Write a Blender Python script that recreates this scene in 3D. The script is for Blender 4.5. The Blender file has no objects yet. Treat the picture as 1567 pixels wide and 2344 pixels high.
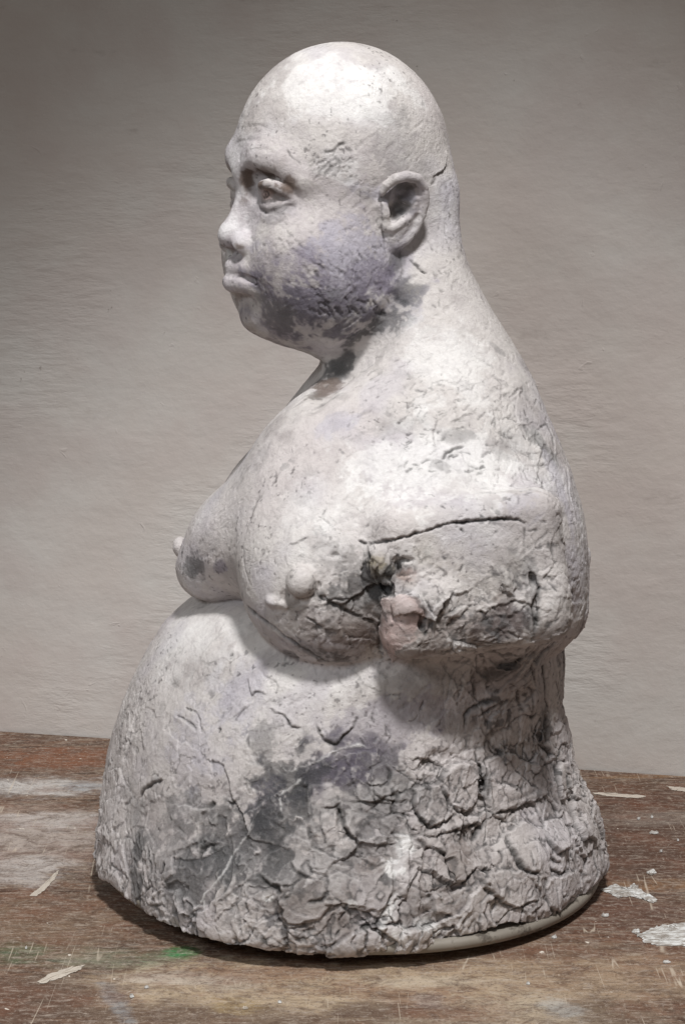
import bpy, math, time
import numpy as np
from mathutils import Vector, Matrix
T0 = time.time()
C = bpy.context.scene
R = math.radians

# ------------------------------------------------------------------ camera
CAM = np.array([0.0, -1.6, 0.58]); PITCH = R(10.2); FPX = 4800.0
PW, PH = 1567.0, 2344.0
cam_d = bpy.data.cameras.new("camera"); cam = bpy.data.objects.new("camera", cam_d)
C.collection.objects.link(cam)
cam.location = CAM; cam.rotation_euler = (math.pi/2 - PITCH, 0, 0)
cam_d.sensor_fit = 'VERTICAL'; cam_d.sensor_height = 24.0
cam_d.lens = 24.0*FPX/PH; cam_d.clip_end = 100; cam_d.clip_start = 0.01
C.camera = cam
C.view_settings.view_transform = 'Standard'; C.view_settings.look = 'None'
C.view_settings.exposure = 0.0; C.view_settings.gamma = 1.0

# ------------------------------------------------------------------ light
world = bpy.data.worlds.new("World"); C.world = world; world.use_nodes = True
bg = world.node_tree.nodes['Background']
bg.inputs[0].default_value = (1.0, 0.93, 0.86, 1); bg.inputs[1].default_value = 0.185

def lamp(name, kind, loc, target, **kw):
    d = bpy.data.lights.new(name, kind)
    for k, v in kw.items(): setattr(d, k, v)
    o = bpy.data.objects.new(name, d); C.collection.objects.link(o)
    o.location = loc
    o.rotation_euler = (Vector(target) - Vector(loc)).to_track_quat('-Z', 'Y').to_euler()
    return o
lamp('studio_lamp', 'SPOT', (0.16, -1.28, 2.50), (0.0, -0.12, 0.0), energy=275, color=(1.0, 0.985, 0.97),
     spot_size=R(33), spot_blend=0.5, shadow_soft_size=0.15)

lamp('low_fill_lamp', 'SPOT', (-1.10, -1.70, 1.45), (-0.05, 0.2, 0.0), energy=60, color=(0.93, 0.97, 1.0),  # added fill spot, brightens the lower wall, belly and table
     spot_size=R(34), spot_blend=1.0, shadow_soft_size=0.30)

# ------------------------------------------------------------------ projection helpers
fwd = np.array([0, math.cos(PITCH), -math.sin(PITCH)]); upv = np.array([0, math.sin(PITCH), math.cos(PITCH)])
def ray(px, py):
    px = np.asarray(px, float); py = np.asarray(py, float)
    d = fwd[None]*1.0 + np.stack([(px-PW/2)/FPX, 0*px, 0*px], -1) - ((py-PH/2)/FPX)[..., None]*upv[None]
    return d/np.linalg.norm(d, axis=-1, keepdims=True)
def W(px, py, y=0.0):
    d = ray([px], [py])[0]; t = (y-CAM[1])/d[1]
    return CAM + d*t
def to_px(p):
    q = p-CAM; z = q@fwd
    return np.stack([PW/2+FPX*q[..., 0]/z, PH/2-FPX*(q@upv)/z], -1)

# ------------------------------------------------------------------ numpy noise
rng = np.random.RandomState(7)
LAT = rng.rand(64, 64, 64).astype(np.float32)*2-1
def noise(p, s, seed=0):
    q = p*s + np.array([13.7*seed+5.1, 7.3*seed+9.2, 3.9*seed+2.7])
    i = np.floor(q).astype(np.int32); f = (q-i).astype(np.float32); f = f*f*(3-2*f)
    a = i & 63; b = (i+1) & 63
    def g(x, y, z): return LAT[x, y, z]
    x0, y0, z0 = a[..., 0], a[..., 1], a[..., 2]; x1, y1, z1 = b[..., 0], b[..., 1], b[..., 2]
    fx, fy, fz = f[..., 0], f[..., 1], f[..., 2]
    c00 = g(x0, y0, z0)*(1-fx)+g(x1, y0, z0)*fx; c10 = g(x0, y1, z0)*(1-fx)+g(x1, y1, z0)*fx
    c01 = g(x0, y0, z1)*(1-fx)+g(x1, y0, z1)*fx; c11 = g(x0, y1, z1)*(1-fx)+g(x1, y1, z1)*fx
    return (c00*(1-fy)+c10*fy)*(1-fz)+(c01*(1-fy)+c11*fy)*fz
def fbm(p, s, n=3, seed=0):
    r = 0; a = 1; t = 0
    for k in range(n):
        r = r+a*noise(p, s, seed+k*11); t += a; a *= 0.55; s *= 2.07
    return r/t
def sstep(a, b, x):
    t = np.clip((x-a)/(b-a), 0, 1); return t*t*(3-2*t)

# ------------------------------------------------------------------ distance field primitives
def rotm(yaw=0, pitch=0, roll=0):
    return np.array((Matrix.Rotation(yaw, 3, 'Z') @ Matrix.Rotation(pitch, 3, 'Y') @ Matrix.Rotation(roll, 3, 'X')))
class Ell:
    def __init__(s, c, r, m=None): s.c = np.array(c, float); s.r = np.array(r, float); s.m = m; s.rad = max(r)
    def d(s, p):
        q = p-s.c
        if s.m is not None: q = q@s.m
        k0 = np.linalg.norm(q/s.r, axis=-1); k1 = np.linalg.norm(q/s.r**2, axis=-1)+1e-9
        return k0*(k0-1)/k1
class Box:                       # rounded box
    def __init__(s, c, r, m, rd): s.c = np.array(c, float); s.r = np.array(r, float)-rd; s.m = m; s.rd = rd; s.rad = float(np.linalg.norm(r))
    def d(s, p):
        q = np.abs((p-s.c)@s.m)-s.r
        return np.linalg.norm(np.maximum(q, 0), axis=-1)+np.minimum(q.max(-1), 0)-s.rd
class Cap:                       # chain of round cones
    def __init__(s, pts, rs):
        s.p = [np.array(a, float) for a in pts]; s.rs = list(rs) if hasattr(rs, '__len__') else [rs]*len(pts)
        P = np.array(s.p); s.c = P.mean(0); s.rad = np.linalg.norm(P-s.c, axis=1).max()+max(s.rs)
    def d(s, p):
        o = None
        for a, b, ra, rb in zip(s.p[:-1], s.p[1:], s.rs[:-1], s.rs[1:]):
            ab = b-a; t = np.clip(((p-a)@ab)/(ab@ab+1e-12), 0, 1)
            d = np.linalg.norm(p-a-t[..., None]*ab, axis=-1)-(ra+(rb-ra)*t)
            o = d if o is None else np.minimum(o, d)
        return o
class Loft:                      # yawed ellipses stacked in height, from outline rows (py, left px, right px, ratio, yaw, cy)
    def __init__(s, rows, close_top=True):
        T = []
        for py, L, Rr, ratio, yaw, cy in rows:
            a = W(L, py, cy); b = W(Rr, py, cy); hw = (b[0]-a[0])/2*0.966
            si, co = math.sin(R(yaw)), math.cos(R(yaw))
            B = hw/math.sqrt((ratio*si)**2+co**2)
            T.append((a[2], (a[0]+b[0])/2, cy, ratio*B, B, R(yaw)))
        T = np.array(sorted(T)); zz = np.linspace(T[0, 0], T[-1, 0], 200)
        s.z = zz; s.t = [np.interp(zz, T[:, 0], T[:, k]) for k in range(1, 6)]
        for k in range(5):
            v = s.t[k]
            for _ in range(2):
                vv = np.pad(v, 4, mode='reflect', reflect_type='odd'); v = np.convolve(vv, np.ones(9)/9, 'valid')
            s.t[k] = v
        s.c = np.array([0, 0, (T[0, 0]+T[-1, 0])/2]); s.rad = 9
        s.z0, s.z1 = T[0, 0], T[-1, 0]
    def d(s, p):
        z = p[..., 2]
        cx, cy, A, B, yw = [np.interp(z, s.z, t) for t in s.t]
        si, co = np.sin(yw), np.cos(yw)
        dx = p[..., 0]-cx; dy = p[..., 1]-cy
        f = -dx*co-dy*si; l = dx*si-dy*co
        n = 2.25
        rho = ((np.abs(f)/B)**n+(np.abs(l)/A)**n)**(1/n)+1e-6
        r = np.hypot(dx, dy)
        d = r*(1-1/rho)*0.93; d = np.where(rho < 0.2, -0.8*np.minimum(A, B), d)
        e = np.maximum(z-s.z1, s.z0-z)
        k = 0.02; h = np.maximum(k-np.abs(d-e), 0)/k
        return np.maximum(d, e)+h*h*k/4
def HP(f, l, z, yaw=25.0, c=None):         # head-frame point
    c = HC if c is None else c
    si, co = math.sin(R(yaw)), math.cos(R(yaw))
    return np.array([c[0]-f*co+l*si, c[1]-f*si-l*co, c[2]+z])
HC = W(785, 365, 0.0)
HM = rotm(R(25.0))                          # columns: x' = back of the head, y' = far side
BM = rotm(R(33.0))

PR = []                                     # (op, prim, k)
def add(p, k=0.01): PR.append(('u', p, k))
def sub(p, k=0.006): PR.append(('s', p, k))
def field(p, prims=None):
    shp = p.shape[:-1]; p = p.reshape(-1, 3); o = np.full(len(p), 1.0)
    for i, (op, pr, k) in enumerate(PR if prims is None else prims):
        if pr.rad > 1:
            idx = slice(None)
        else:
            dd = p-pr.c; near = np.einsum('ij,ij->i', dd, dd) < (pr.rad+k+0.03)**2
            idx = np.nonzero(near)[0]
            if len(idx) == 0: continue
        a = o[idx]; b = pr.d(p[idx])
        if op == 's': b = -b; h = np.maximum(k-np.abs(a-b), 0)/k; o[idx] = np.maximum(a, b)+h*h*k/4
        else: h = np.maximum(k-np.abs(a-b), 0)/k; o[idx] = np.minimum(a, b)-h*h*k/4
    return o.reshape(shp)
def grad(p, e=0.0006, prims=None):
    K = np.array([[1, -1, -1], [-1, -1, 1], [-1, 1, -1], [1, 1, 1]], float)
    g = 0
    for k in K: g = g+k*field(p+k*e, prims)[..., None]
    return g/(4*e)
def hit(px, py, off=0.0):                   # where the line of sight meets the form, lifted by off
    px = np.atleast_1d(px).astype(float); py = np.atleast_1d(py).astype(float)
    d = ray(px, py); t = np.full(len(px), 1.2); best = np.full(len(px), 9.0); bt = t.copy()
    for _ in range(110):
        q = field(CAM+d*t[:, None]); m = q < best; best[m] = q[m]; bt[m] = t[m]
        t = t+np.clip(q*0.8, -0.01, 0.05); t = np.minimum(t, 2.1)
    p = CAM+d*np.where(best < 0.002, np.where(np.abs(q) < 0.004, t, bt), bt)[:, None]
    g = grad(p); g /= np.linalg.norm(g, axis=1, keepdims=True)+1e-9
    return p+g*off, g

# ------------------------------------------------------------------ big forms
LOWER = Loft([(1290, 760, 1020, 1.0, 33, 0.0), (1325, 560, 1180, 1.0, 33, 0.0), (1362, 450, 1250, 1.0, 33, 0), (1420, 380, 1268, 1.0, 33, 0), (1480, 340, 1273, 1.0, 33, 0),
  (1540, 307, 1277, 1.0, 33, 0), (1600, 282, 1283, 1.0, 33, 0), (1650, 264, 1292, 1.0, 33, 0), (1720, 247, 1310, 1.0, 33, 0),
  (1780, 237, 1325, 1.0, 33, 0), (1840, 229, 1358, 1.0, 33, -0.009), (1900, 222, 1374, 0.98, 33, -0.009), (1960, 219, 1387, 0.97, 33, -0.009),
  (1985, 221, 1387, 0.96, 33, -0.009)])
UPPER = Loft([(385, 905, 1034, 1.1, 25, 0.0), (440, 880, 1050, 1.15, 25, 0.0), (500, 870, 1050, 1.2, 25, 0), (560, 845, 1056, 1.25, 25, 0), (600, 830, 1068, 1.25, 25, 0),
  (650, 815, 1093, 1.2, 25, 0), (700, 795, 1120, 1.2, 26, 0), (760, 765, 1158, 1.2, 28, 0), (820, 750, 1193, 1.25, 30, 0), (870, 708, 1219, 1.3, 31, 0),
  (930, 662, 1240, 1.35, 33, 0), (980, 630, 1258, 1.4, 33, 0), (1040, 578, 1286, 1.42, 33, 0), (1100, 525, 1303, 1.42, 33, 0),
  (1160, 490, 1318, 1.4, 33, 0), (1220, 478, 1326, 1.38, 33, 0), (1280, 488, 1330, 1.35, 33, 0), (1340, 528, 1332, 1.3, 33, 0),
  (1400, 590, 1328, 1.25, 33, 0), (1440, 660, 1305, 1.2, 33, 0), (1475, 780, 1240, 1.1, 33, 0), (1500, 900, 1200, 1.0, 33, 0)])
add(UPPER, 0.014)
# breasts and arm stumps
add(Ell(W(742, 1300, -0.105), (0.062, 0.070, 0.062), rotm(R(20))), 0.02)
add(Ell(W(880, 1130, -0.070), (0.078, 0.058, 0.080), rotm(R(20))), 0.04)
add(Ell(W(930, 1240, -0.090), (0.070, 0.068, 0.072)), 0.04)
add(Ell(W(750, 1385, -0.110), (0.052, 0.06, 0.044), rotm(0, R(20))), 0.02)
add(Ell(W(578, 1240, -0.028), (0.052, 0.055, 0.042), rotm(0, R(-12))), 0.02)
add(Ell(W(664, 1125, -0.055), (0.036, 0.045, 0.058), rotm(0, R(28))), 0.045)
add(Cap([W(790, 905, -0.03), W(755, 980, -0.045), W(722, 1050, -0.055)], [0.014, 0.022, 0.028]), 0.03)
add(Ell(W(488, 1300, -0.015), (0.029, 0.040, 0.025)), 0.016)
add(Box(W(1048, 1300, -0.105), (0.067, 0.074, 0.055), rotm(R(8), R(-5), R(-8)), 0.018), 0.011)
add(Box(W(1010, 1425, -0.080), (0.064, 0.060, 0.038), rotm(R(8), R(-7), R(22)), 0.022), 0.014)
add(Box(W(1242, 1346, -0.035), (0.0225, 0.075, 0.029), rotm(R(-20), R(3), 0), 0.015), 0.018)
add(LOWER, 0.005)
add(Ell(W(1010, 1500, -0.02), (0.085, 0.10, 0.05)), 0.03)
# nipples
add(Ell(W(412, 1252, 0.012), (0.0055, 0.007, 0.008)), 0.005)
# head
add(Ell(HC+np.array([-0.0008, 0, 0]), (0.0838, 0.0705, 0.0865), HM), 0.02)
add(Ell(HP(0.026, 0.0, -0.0765), (0.057, 0.060, 0.0640), HM), 0.03)          # jaw mass
add(Ell(HP(0.024, 0.030, -0.083), (0.046, 0.036, 0.050), HM), 0.03)       # near cheek, full
add(Ell(HP(0.024, -0.030, -0.083), (0.046, 0.036, 0.050), HM), 0.03)
add(Ell(HP(0.047, 0.0, -0.108), (0.032, 0.036, 0.023), HM), 0.016)         # chin
add(Ell(HP(0.0625, 0.0, -0.1175), (0.0185, 0.020, 0.0115), HM), 0.008)
add(Ell(HP(0.066, 0.0, -0.078), (0.0195, 0.036, 0.026), HM), 0.012)        # muzzle
# brow and eyes
for s in (1, -1):
    add(Cap([HP(0.0765, s*0.006, -0.008), HP(0.0765, s*0.022, 0.0025), HP(0.0685, s*0.040, -0.002), HP(0.057, s*0.050, -0.014)], [0.006, 0.0075, 0.0075, 0.005]), 0.016)
    sub(Ell(HP(0.088, s*0.023, -0.0185), (0.0165, 0.0155, 0.0140), HM), 0.005)
    sub(Ell(HP(0.080, s*0.037, -0.0205), (0.0140, 0.013, 0.0115), HM), 0.005)
    add(Ell(HP(0.0650, s*0.0300, -0.0250), (0.0135, 0.0140, 0.0135), HM), 0.003)
    def eye(az, el, rr=0.0140): az, el = R(az), R(el); return HP(0.0650+rr*math.cos(el)*math.cos(az), s*(0.0300+rr*math.cos(el)*math.sin(az)), -0.0250+rr*math.sin(el))
    add(Cap([eye(-52, -12), eye(-40, 12), eye(-10, 30), eye(26, 33, 0.0144), eye(58, 25, 0.0152), eye(84, 9, 0.0170), eye(104, -11, 0.0188)], [0.0018, 0.0030, 0.0040, 0.0045, 0.0043, 0.0036, 0.0024]), 0.002)
    add(Cap([eye(-50, -14), eye(-22, -32), eye(22, -38), eye(60, -28, 0.0152), eye(96, -12, 0.0178)], [0.0018, 0.0024, 0.0026, 0.0024, 0.002]), 0.002)
    add(Cap([eye(-45, -42, 0.0155), eye(0, -62, 0.0180), eye(50, -60, 0.0190), eye(84, -38, 0.0200)], [0.0020, 0.0040, 0.0042, 0.0026]), 0.003)
    add(Ell(HP(0.055, s*0.036, -0.064), (0.022, 0.024, 0.022), HM), 0.02)      # cheekbone
    add(Ell(HP(0.044, s*0.036, -0.082), (0.028, 0.026, 0.032), HM), 0.02)
# nose
add(Cap([HP(0.0745, 0, -0.017), HP(0.0775, 0, -0.026), HP(0.0850, 0, -0.041), HP(0.0905, 0, -0.051)], [0.006, 0.0060, 0.0070, 0.0080]), 0.010)
add(Ell(HP(0.0892, 0, -0.0560), (0.0115, 0.0106, 0.0092), HM), 0.006)
for s in (1, -1):
    add(Ell(HP(0.0845, s*0.0130, -0.0615), (0.0108, 0.0076, 0.0088), HM), 0.004)
    sub(Ell(HP(0.0915, s*0.0100, -0.0680), (0.0066, 0.0046, 0.0058), HM), 0.003)
sub(Ell(HP(0.0995, 0, -0.0712), (0.0095, 0.014, 0.0040), HM), 0.005)
# lips
add(Cap([HP(0.0790, 0, -0.071), HP(0.0860, 0, -0.079)], [0.0055, 0.0055]), 0.006)
add(Cap([HP(0.0755, -0.0275, -0.0830), HP(0.0860, -0.013, -0.0792), HP(0.0902, 0, -0.0776), HP(0.0860, 0.013, -0.0792), HP(0.0755, 0.0275, -0.0830)], [0.0025, 0.0044, 0.0048, 0.0044, 0.0025]), 0.009)
sub(Cap([HP(0.0915, -0.014, -0.1050), HP(0.0950, 0, -0.1050), HP(0.0915, 0.014, -0.1050)], 0.0086), 0.007)
add(Cap([HP(0.0745, -0.0275, -0.0942), HP(0.0855, -0.013, -0.0898), HP(0.0900, 0, -0.0892), HP(0.0855, 0.013, -0.0898), HP(0.0745, 0.0275, -0.0942)], [0.0046, 0.0074, 0.0078, 0.0074, 0.0046]), 0.004)
sub(Cap([HP(0.079, -0.0285, -0.0875), HP(0.0930, -0.014, -0.0838), HP(0.0990, 0, -0.0830), HP(0.0930, 0.014, -0.0838), HP(0.0805, 0.0285, -0.0875)], 0.0024), 0.0015)
_p, _n = hit([915, 880, 835, 785, 745, 722], [690, 752, 803, 850, 890, 930]); sub(Cap(list(_p+_n*0.0040), [0.005, 0.0095, 0.0115, 0.0120, 0.0105, 0.005]), 0.009)

# ear: placed on the side of the head where the sight line meets it, then lifted towards the viewer
def hitv(px, py, off=0.0):
    p, g = hit(px, py); d = ray([px] if np.isscalar(px) else px, [py] if np.isscalar(py) else py)
    return p-d*np.atleast_1d(off)[:, None]
def ec(pts, rs, k=0.003, op=add):
    a = np.array(pts, float); op(Cap(list(hitv_ear(a[:, 0], a[:, 1], a[:, 2])), rs), k)
EARP, EARN = hit([905.0], [480.0]); EARP = EARP[0]; EARN = EARN[0]
def hitv_ear(px, py, off):                   # on the tangent plane of the head at the ear, so the ear is one flat shell
    d = ray(px, py); t = ((EARP-CAM)@EARN)/(d@EARN)
    return CAM+d*t[:, None]+EARN*0-d*np.atleast_1d(off)[:, None]
def frame(n):
    n = n/np.linalg.norm(n); u = np.cross([0, 0, 1], n); u /= np.linalg.norm(u); v = np.cross(n, u)
    return np.stack([u, v, n], 1)
EM = frame(EARN)
add(Ell(hitv_ear([922.0], [478.0], [0.004])[0], (0.0150, 0.0235, 0.0075), EM), 0.004)
add(Ell(hitv_ear([900.0], [540.0], [0.003])[0], (0.0085, 0.0110, 0.0065), EM), 0.004)
sub(Ell(hitv_ear([924.0], [458.0], [0.013])[0], (0.0120, 0.0160, 0.0085), EM), 0.002)
sub(Ell(hitv_ear([910.0], [486.0], [0.013])[0], (0.0075, 0.0110, 0.0115), EM), 0.002)
ec([(874, 440, 0.003), (884, 424, 0.006), (904, 409, 0.010), (930, 403, 0.013), (956, 409, 0.015), (971, 430, 0.016), (973, 460, 0.016), (965, 493, 0.014), (950, 524, 0.011), (928, 548, 0.008), (905, 560, 0.006)],
   [0.0028, 0.0034, 0.0038, 0.0040, 0.0040, 0.0038, 0.0034, 0.0032, 0.0034, 0.0040, 0.0040])
ec([(944, 436, 0.008), (948, 455, 0.010), (944, 480, 0.009), (930, 503, 0.007)], [0.0035, 0.0046, 0.0042, 0.0032])
ec([(921, 457, 0.004), (940, 462, 0.008)], [0.0018, 0.0026])
ec([(882, 520, 0.006), (896, 523, 0.009), (914, 512, 0.010), (930, 497, 0.010)], [0.0022, 0.0024, 0.0024, 0.0018])
ec([(874, 470, 0.002), (879, 490, 0.004), (878, 505, 0.003)], [0.0028, 0.0030, 0.0022], 0.006)
# lumps pressed onto the torso: nipples, knobs of clay
LU = []
def lump(px, py, r, off=0.3, sq=(1, 1), k=0.004): LU.append((add, px, py, r, off, sq, k, 0.9))
lump(690, 1331, 33, 0.12, (1, 1.1), 0.004); lump(626, 1378, 13, 0.1, (1.6, 0.8), 0.004); lump(650, 1384, 8, 0.1, (1.5, 0.8), 0.004)
lump(865, 1284, 22, -0.1, (1, 1.3), 0.008); lump(1010, 1366, 34, -0.45, (1.2, 0.8), 0.01); lump(1156, 1330, 16, -0.1, (0.7, 1.5))
lump(1213, 1601, 30, -0.2, (0.9, 1.3), 0.006); lump(231, 1916, 15, 0.1, (0.9, 1.4)); lump(990, 1560, 60, -0.6, (1.6, 0.7), 0.015)
lump(1030, 1395, 20, -0.5, (1, 1), 0.008); lump(1068, 1430, 26, -0.6, (1.1, 0.9), 0.006); lump(940, 1390, 22, -0.4, (1, 1), 0.006)
def pit(px, py, r, depth=1.0, sq=(1, 1), k=0.002): LU.append((sub, px, py, r, 0.1, sq, k, depth))
for a in [(877, 1347, 13, 2.2), (905, 1298, 15, 1.5, (0.8, 1.6)), (925, 1283, 12, 1.3, (1.8, 0.7)), (889, 1325, 11, 1.6), (768, 1270, 7, 1.3, (1.3, 0.8)),
          (1167, 1528, 11, 2.0, (2.2, 0.6)), (1248, 1651, 9, 2.0, (0.9, 1.8)), (1240, 1680, 8, 2.0, (0.8, 1.8)), (1225, 1385, 9, 1.6, (0.8, 2.2)), (1217, 1330, 8, 1.4, (0.8, 2.2)),
          (1101, 1780, 9, 2.2, (0.7, 4.0)), (1104, 1838, 8, 1.8, (0.8, 2.2)), (1024, 1975, 14, 1.4, (0.9, 2.0)), (1046, 2018, 12, 1.3, (0.8, 1.8)), (972, 1943, 13, 1.0, (1.8, 0.7)),
          (1308, 1790, 8, 2.0, (0.7, 2.4)), (1126, 1982, 5, 2.0), (1010, 1738, 22, 0.5, (1.9, 0.7), 0.006), (1152, 1347, 7, 1.5, (0.7, 1.5)), (967, 1430, 9, 1.2, (1, 1.2)), (1168, 2000, 8, 1.2, (0.8, 2.4)),
          (900, 1405, 9, 1.0, (0.7, 1.6)), (742, 1368, 8, 1.3), (730, 1345, 6, 1.3, (0.8, 2.0))]: pit(*a)

# ------------------------------------------------------------------ surface nets
def surface_nets(lo, hi, h):
    n = [int(math.ceil((hi[k]-lo[k])/h))+1 for k in range(3)]
    ax = [lo[k]+h*np.arange(n[k]) for k in range(3)]
    G = np.stack(np.meshgrid(*ax, indexing='ij'), -1)
    D = np.empty(n)
    for i in range(0, n[0], 8): D[i:i+8] = field(G[i:i+8])
    D[:, :, 0] = 1; D[:, :, -1] = 1
    s = D < 0
    cs = [s[i:n[0]-1+i, j:n[1]-1+j, k:n[2]-1+k] for i in (0, 1) for j in (0, 1) for k in (0, 1)]
    cnt = sum(c.astype(np.int8) for c in cs); act = (cnt > 0) & (cnt < 8)
    ids = -np.ones(act.shape, np.int64); ids[act] = np.arange(act.sum())
    I = np.argwhere(act); acc = np.zeros((len(I), 3)); w = np.zeros(len(I))
    corners = [(i, j, k) for i in (0, 1) for j in (0, 1) for k in (0, 1)]
    for a in corners:
        for k in range(3):
            if a[k] == 0:
                b = list(a); b[k] = 1
                da = D[I[:, 0]+a[0], I[:, 1]+a[1], I[:, 2]+a[2]]; db = D[I[:, 0]+b[0], I[:, 1]+b[1], I[:, 2]+b[2]]
                m = (da < 0) != (db < 0)
                t = np.where(m, da/(da-db+1e-20), 0)
                q = np.tile(np.array(a, float), (len(I), 1)); q[:, k] += t
                acc[m] += q[m]; w[m] += 1
    V = np.array(lo)+h*(I+acc/w[:, None])
    F = []
    for k in range(3):
        u, v = (k+1) % 3, (k+2) % 3
        sl0 = [slice(None)]*3; sl1 = [slice(None)]*3
        sl0[k] = slice(0, n[k]-1); sl1[k] = slice(1, n[k])
        a = s[tuple(sl0)]; b = s[tuple(sl1)]
        E = np.argwhere(a != b)
        E = E[(E[:, u] > 0) & (E[:, v] > 0) & (E[:, u] < n[u]-1) & (E[:, v] < n[v]-1)]
        flip = a[E[:, 0], E[:, 1], E[:, 2]]
        def at(du, dv):
            q = E.copy(); q[:, u] -= du; q[:, v] -= dv; return ids[q[:, 0], q[:, 1], q[:, 2]]
        f = np.stack([at(1, 1), at(0, 1), at(0, 0), at(1, 0)], 1)
        f[~flip] = f[~flip][:, ::-1]
        F.append(f)
    return V, np.concatenate(F)
def subdivide(V, F):
    n = len(V); nf = len(F)
    E = np.concatenate([F[:, [0, 1]], F[:, [1, 2]], F[:, [2, 3]], F[:, [3, 0]]]); E.sort(1)
    key = E[:, 0]*n+E[:, 1]; uk, inv = np.unique(key, return_inverse=True)
    ev = (V[uk//n]+V[uk % n])/2; fv = V[F].mean(1)
    e = inv.reshape(4, nf)+n; c = np.arange(nf)+n+len(uk)
    NF = np.concatenate([np.stack([F[:, k], e[k], c, e[k-1]], 1) for k in range(4)])
    return np.concatenate([V, ev, fv]), NF
def snap(V, it=1):
    for _ in range(it):
        d = field(V); g = grad(V); g2 = (g*g).sum(1, keepdims=True)
        V = V-np.clip(d, -0.004, 0.004)[:, None]*g/np.maximum(g2, 0.25)
    return V
def vnormals(V, F):
    a = V[F[:, 2]]-V[F[:, 0]]; b = V[F[:, 3]]-V[F[:, 1]]; fn = np.cross(a, b)
    N = np.zeros_like(V)
    for k in range(3):
        for j in range(4): N[:, k] += np.bincount(F[:, j], fn[:, k], len(V))
    return N/(np.linalg.norm(N, axis=1, keepdims=True)+1e-12)
def to_mesh(name, V, F, mat=None, cols=None, smooth=True):
    me = bpy.data.meshes.new(name); me.vertices.add(len(V)); me.vertices.foreach_set('co', np.ascontiguousarray(V, np.float32).ravel())
    me.loops.add(F.size); me.loops.foreach_set('vertex_index', F.astype(np.int32).ravel())
    me.polygons.add(len(F)); me.polygons.foreach_set('loop_start', np.arange(0, F.size, F.shape[1], dtype=np.int32))
    if smooth: me.polygons.foreach_set('use_smooth', np.ones(len(F), bool))
    me.update(calc_edges=True)
    if cols:
        for k, v in cols.items():
            at = me.color_attributes.new(k, 'FLOAT_COLOR', 'POINT')
            at.data.foreach_set('color', np.ascontiguousarray(np.concatenate([v, np.ones((len(v), 1))], 1), np.float32).ravel())
    if mat: me.materials.append(mat)
    return me
_p, _n = hit([a[1] for a in LU], [a[2] for a in LU])
for (op, px, py, r, off, sq, k, dp), p, n in zip(LU, _p, _n):
    rr = r*0.000325; op(Ell(p+n*rr*off, (rr*sq[0], rr*sq[1], rr*dp), frame(n)), k)

# ------------------------------------------------------------------ surface relief: cracks, slab edges, tool marks, pits
class Relief:
    def __init__(s): s.polys = []
    def crack(s, px, w=1.0, dep=1.2, dark=0.8, lip=0.0, L=9.0, col=None):     # widths in mm; lip lifts the left side of travel
        s.polys.append([list(px), w*1e-3, dep*1e-3, dark, lip*1e-3, L*1e-3, col])
    def crack3(s, p, w=1.0, dep=1.2, dark=0.8, lip=0.0, L=9.0, col=None): s.polys.append((p, w*1e-3, dep*1e-3, dark, lip*1e-3, L*1e-3, col))
RL = Relief()
ck = RL.crack
# long crack over the arm stump and its branch
ck([(842, 1247), (878, 1240), (915, 1231), (945, 1223), (972, 1215), (1000, 1206), (1030, 1198), (1068, 1194), (1114, 1189), (1150, 1189), (1183, 1190), (1202, 1198)], 1.1, 4.0, 1.0, 1.0, 10)
ck([(1037, 1203), (1064, 1217)], 0.6, 1.2, 0.8)
ck([(820, 1238), (842, 1247)], 0.8, 2, 0.9, 1.0, 6)
# fissure between breast and stump
ck([(841, 1245), (845, 1275), (846, 1300), (856, 1330), (866, 1360), (872, 1400), (868, 1440), (868, 1480), (874, 1512)], 1.6, 3.2, 1.0, 0.8, 6)
ck([(722, 1331), (732, 1364), (762, 1381), (778, 1388), (812, 1408), (845, 1420), (862, 1425)], 1.5, 2.5, 1.0, 1.0, 7)
ck([(740, 1375), (768, 1368), (800, 1372), (830, 1360)], 1.0, 2.0, 0.9, 0.8, 6)
ck([(700, 1412), (722, 1425), (735, 1438)], 1.0, 1.6, 0.8, 0.6, 6)
ck([(660, 1248), (682, 1240), (705, 1228)], 0.7, 1.0, 0.8, 0.8, 6)
ck([(728, 1180), (737, 1187), (746, 1166)], 0.9, 1.5, 0.9); ck([(737, 1187), (758, 1205)], 0.8, 1.2, 0.8)
ck([(556, 1372), (580, 1402), (620, 1432), (665, 1465), (710, 1495), (765, 1518)], 2.0, 2.2, 0.9); ck([(658, 1345), (666, 1362), (690, 1372), (716, 1364), (724, 1345)], 1.1, 1.4, 0.9)  # first line paints shade along the crease under the near breast
ck([(637, 1090), (620, 1112)], 0.8, 1.4, 0.8); ck([(606, 1098), (599, 1112)], 0.7, 1.0, 0.7)
ck([(846, 1200), (836, 1208)], 0.8, 1.6, 0.9)
ck([(575, 1340), (560, 1300), (556, 1250), (566, 1210), (585, 1150), (612, 1115)], 1.5, 0.9, 0.25)
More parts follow.
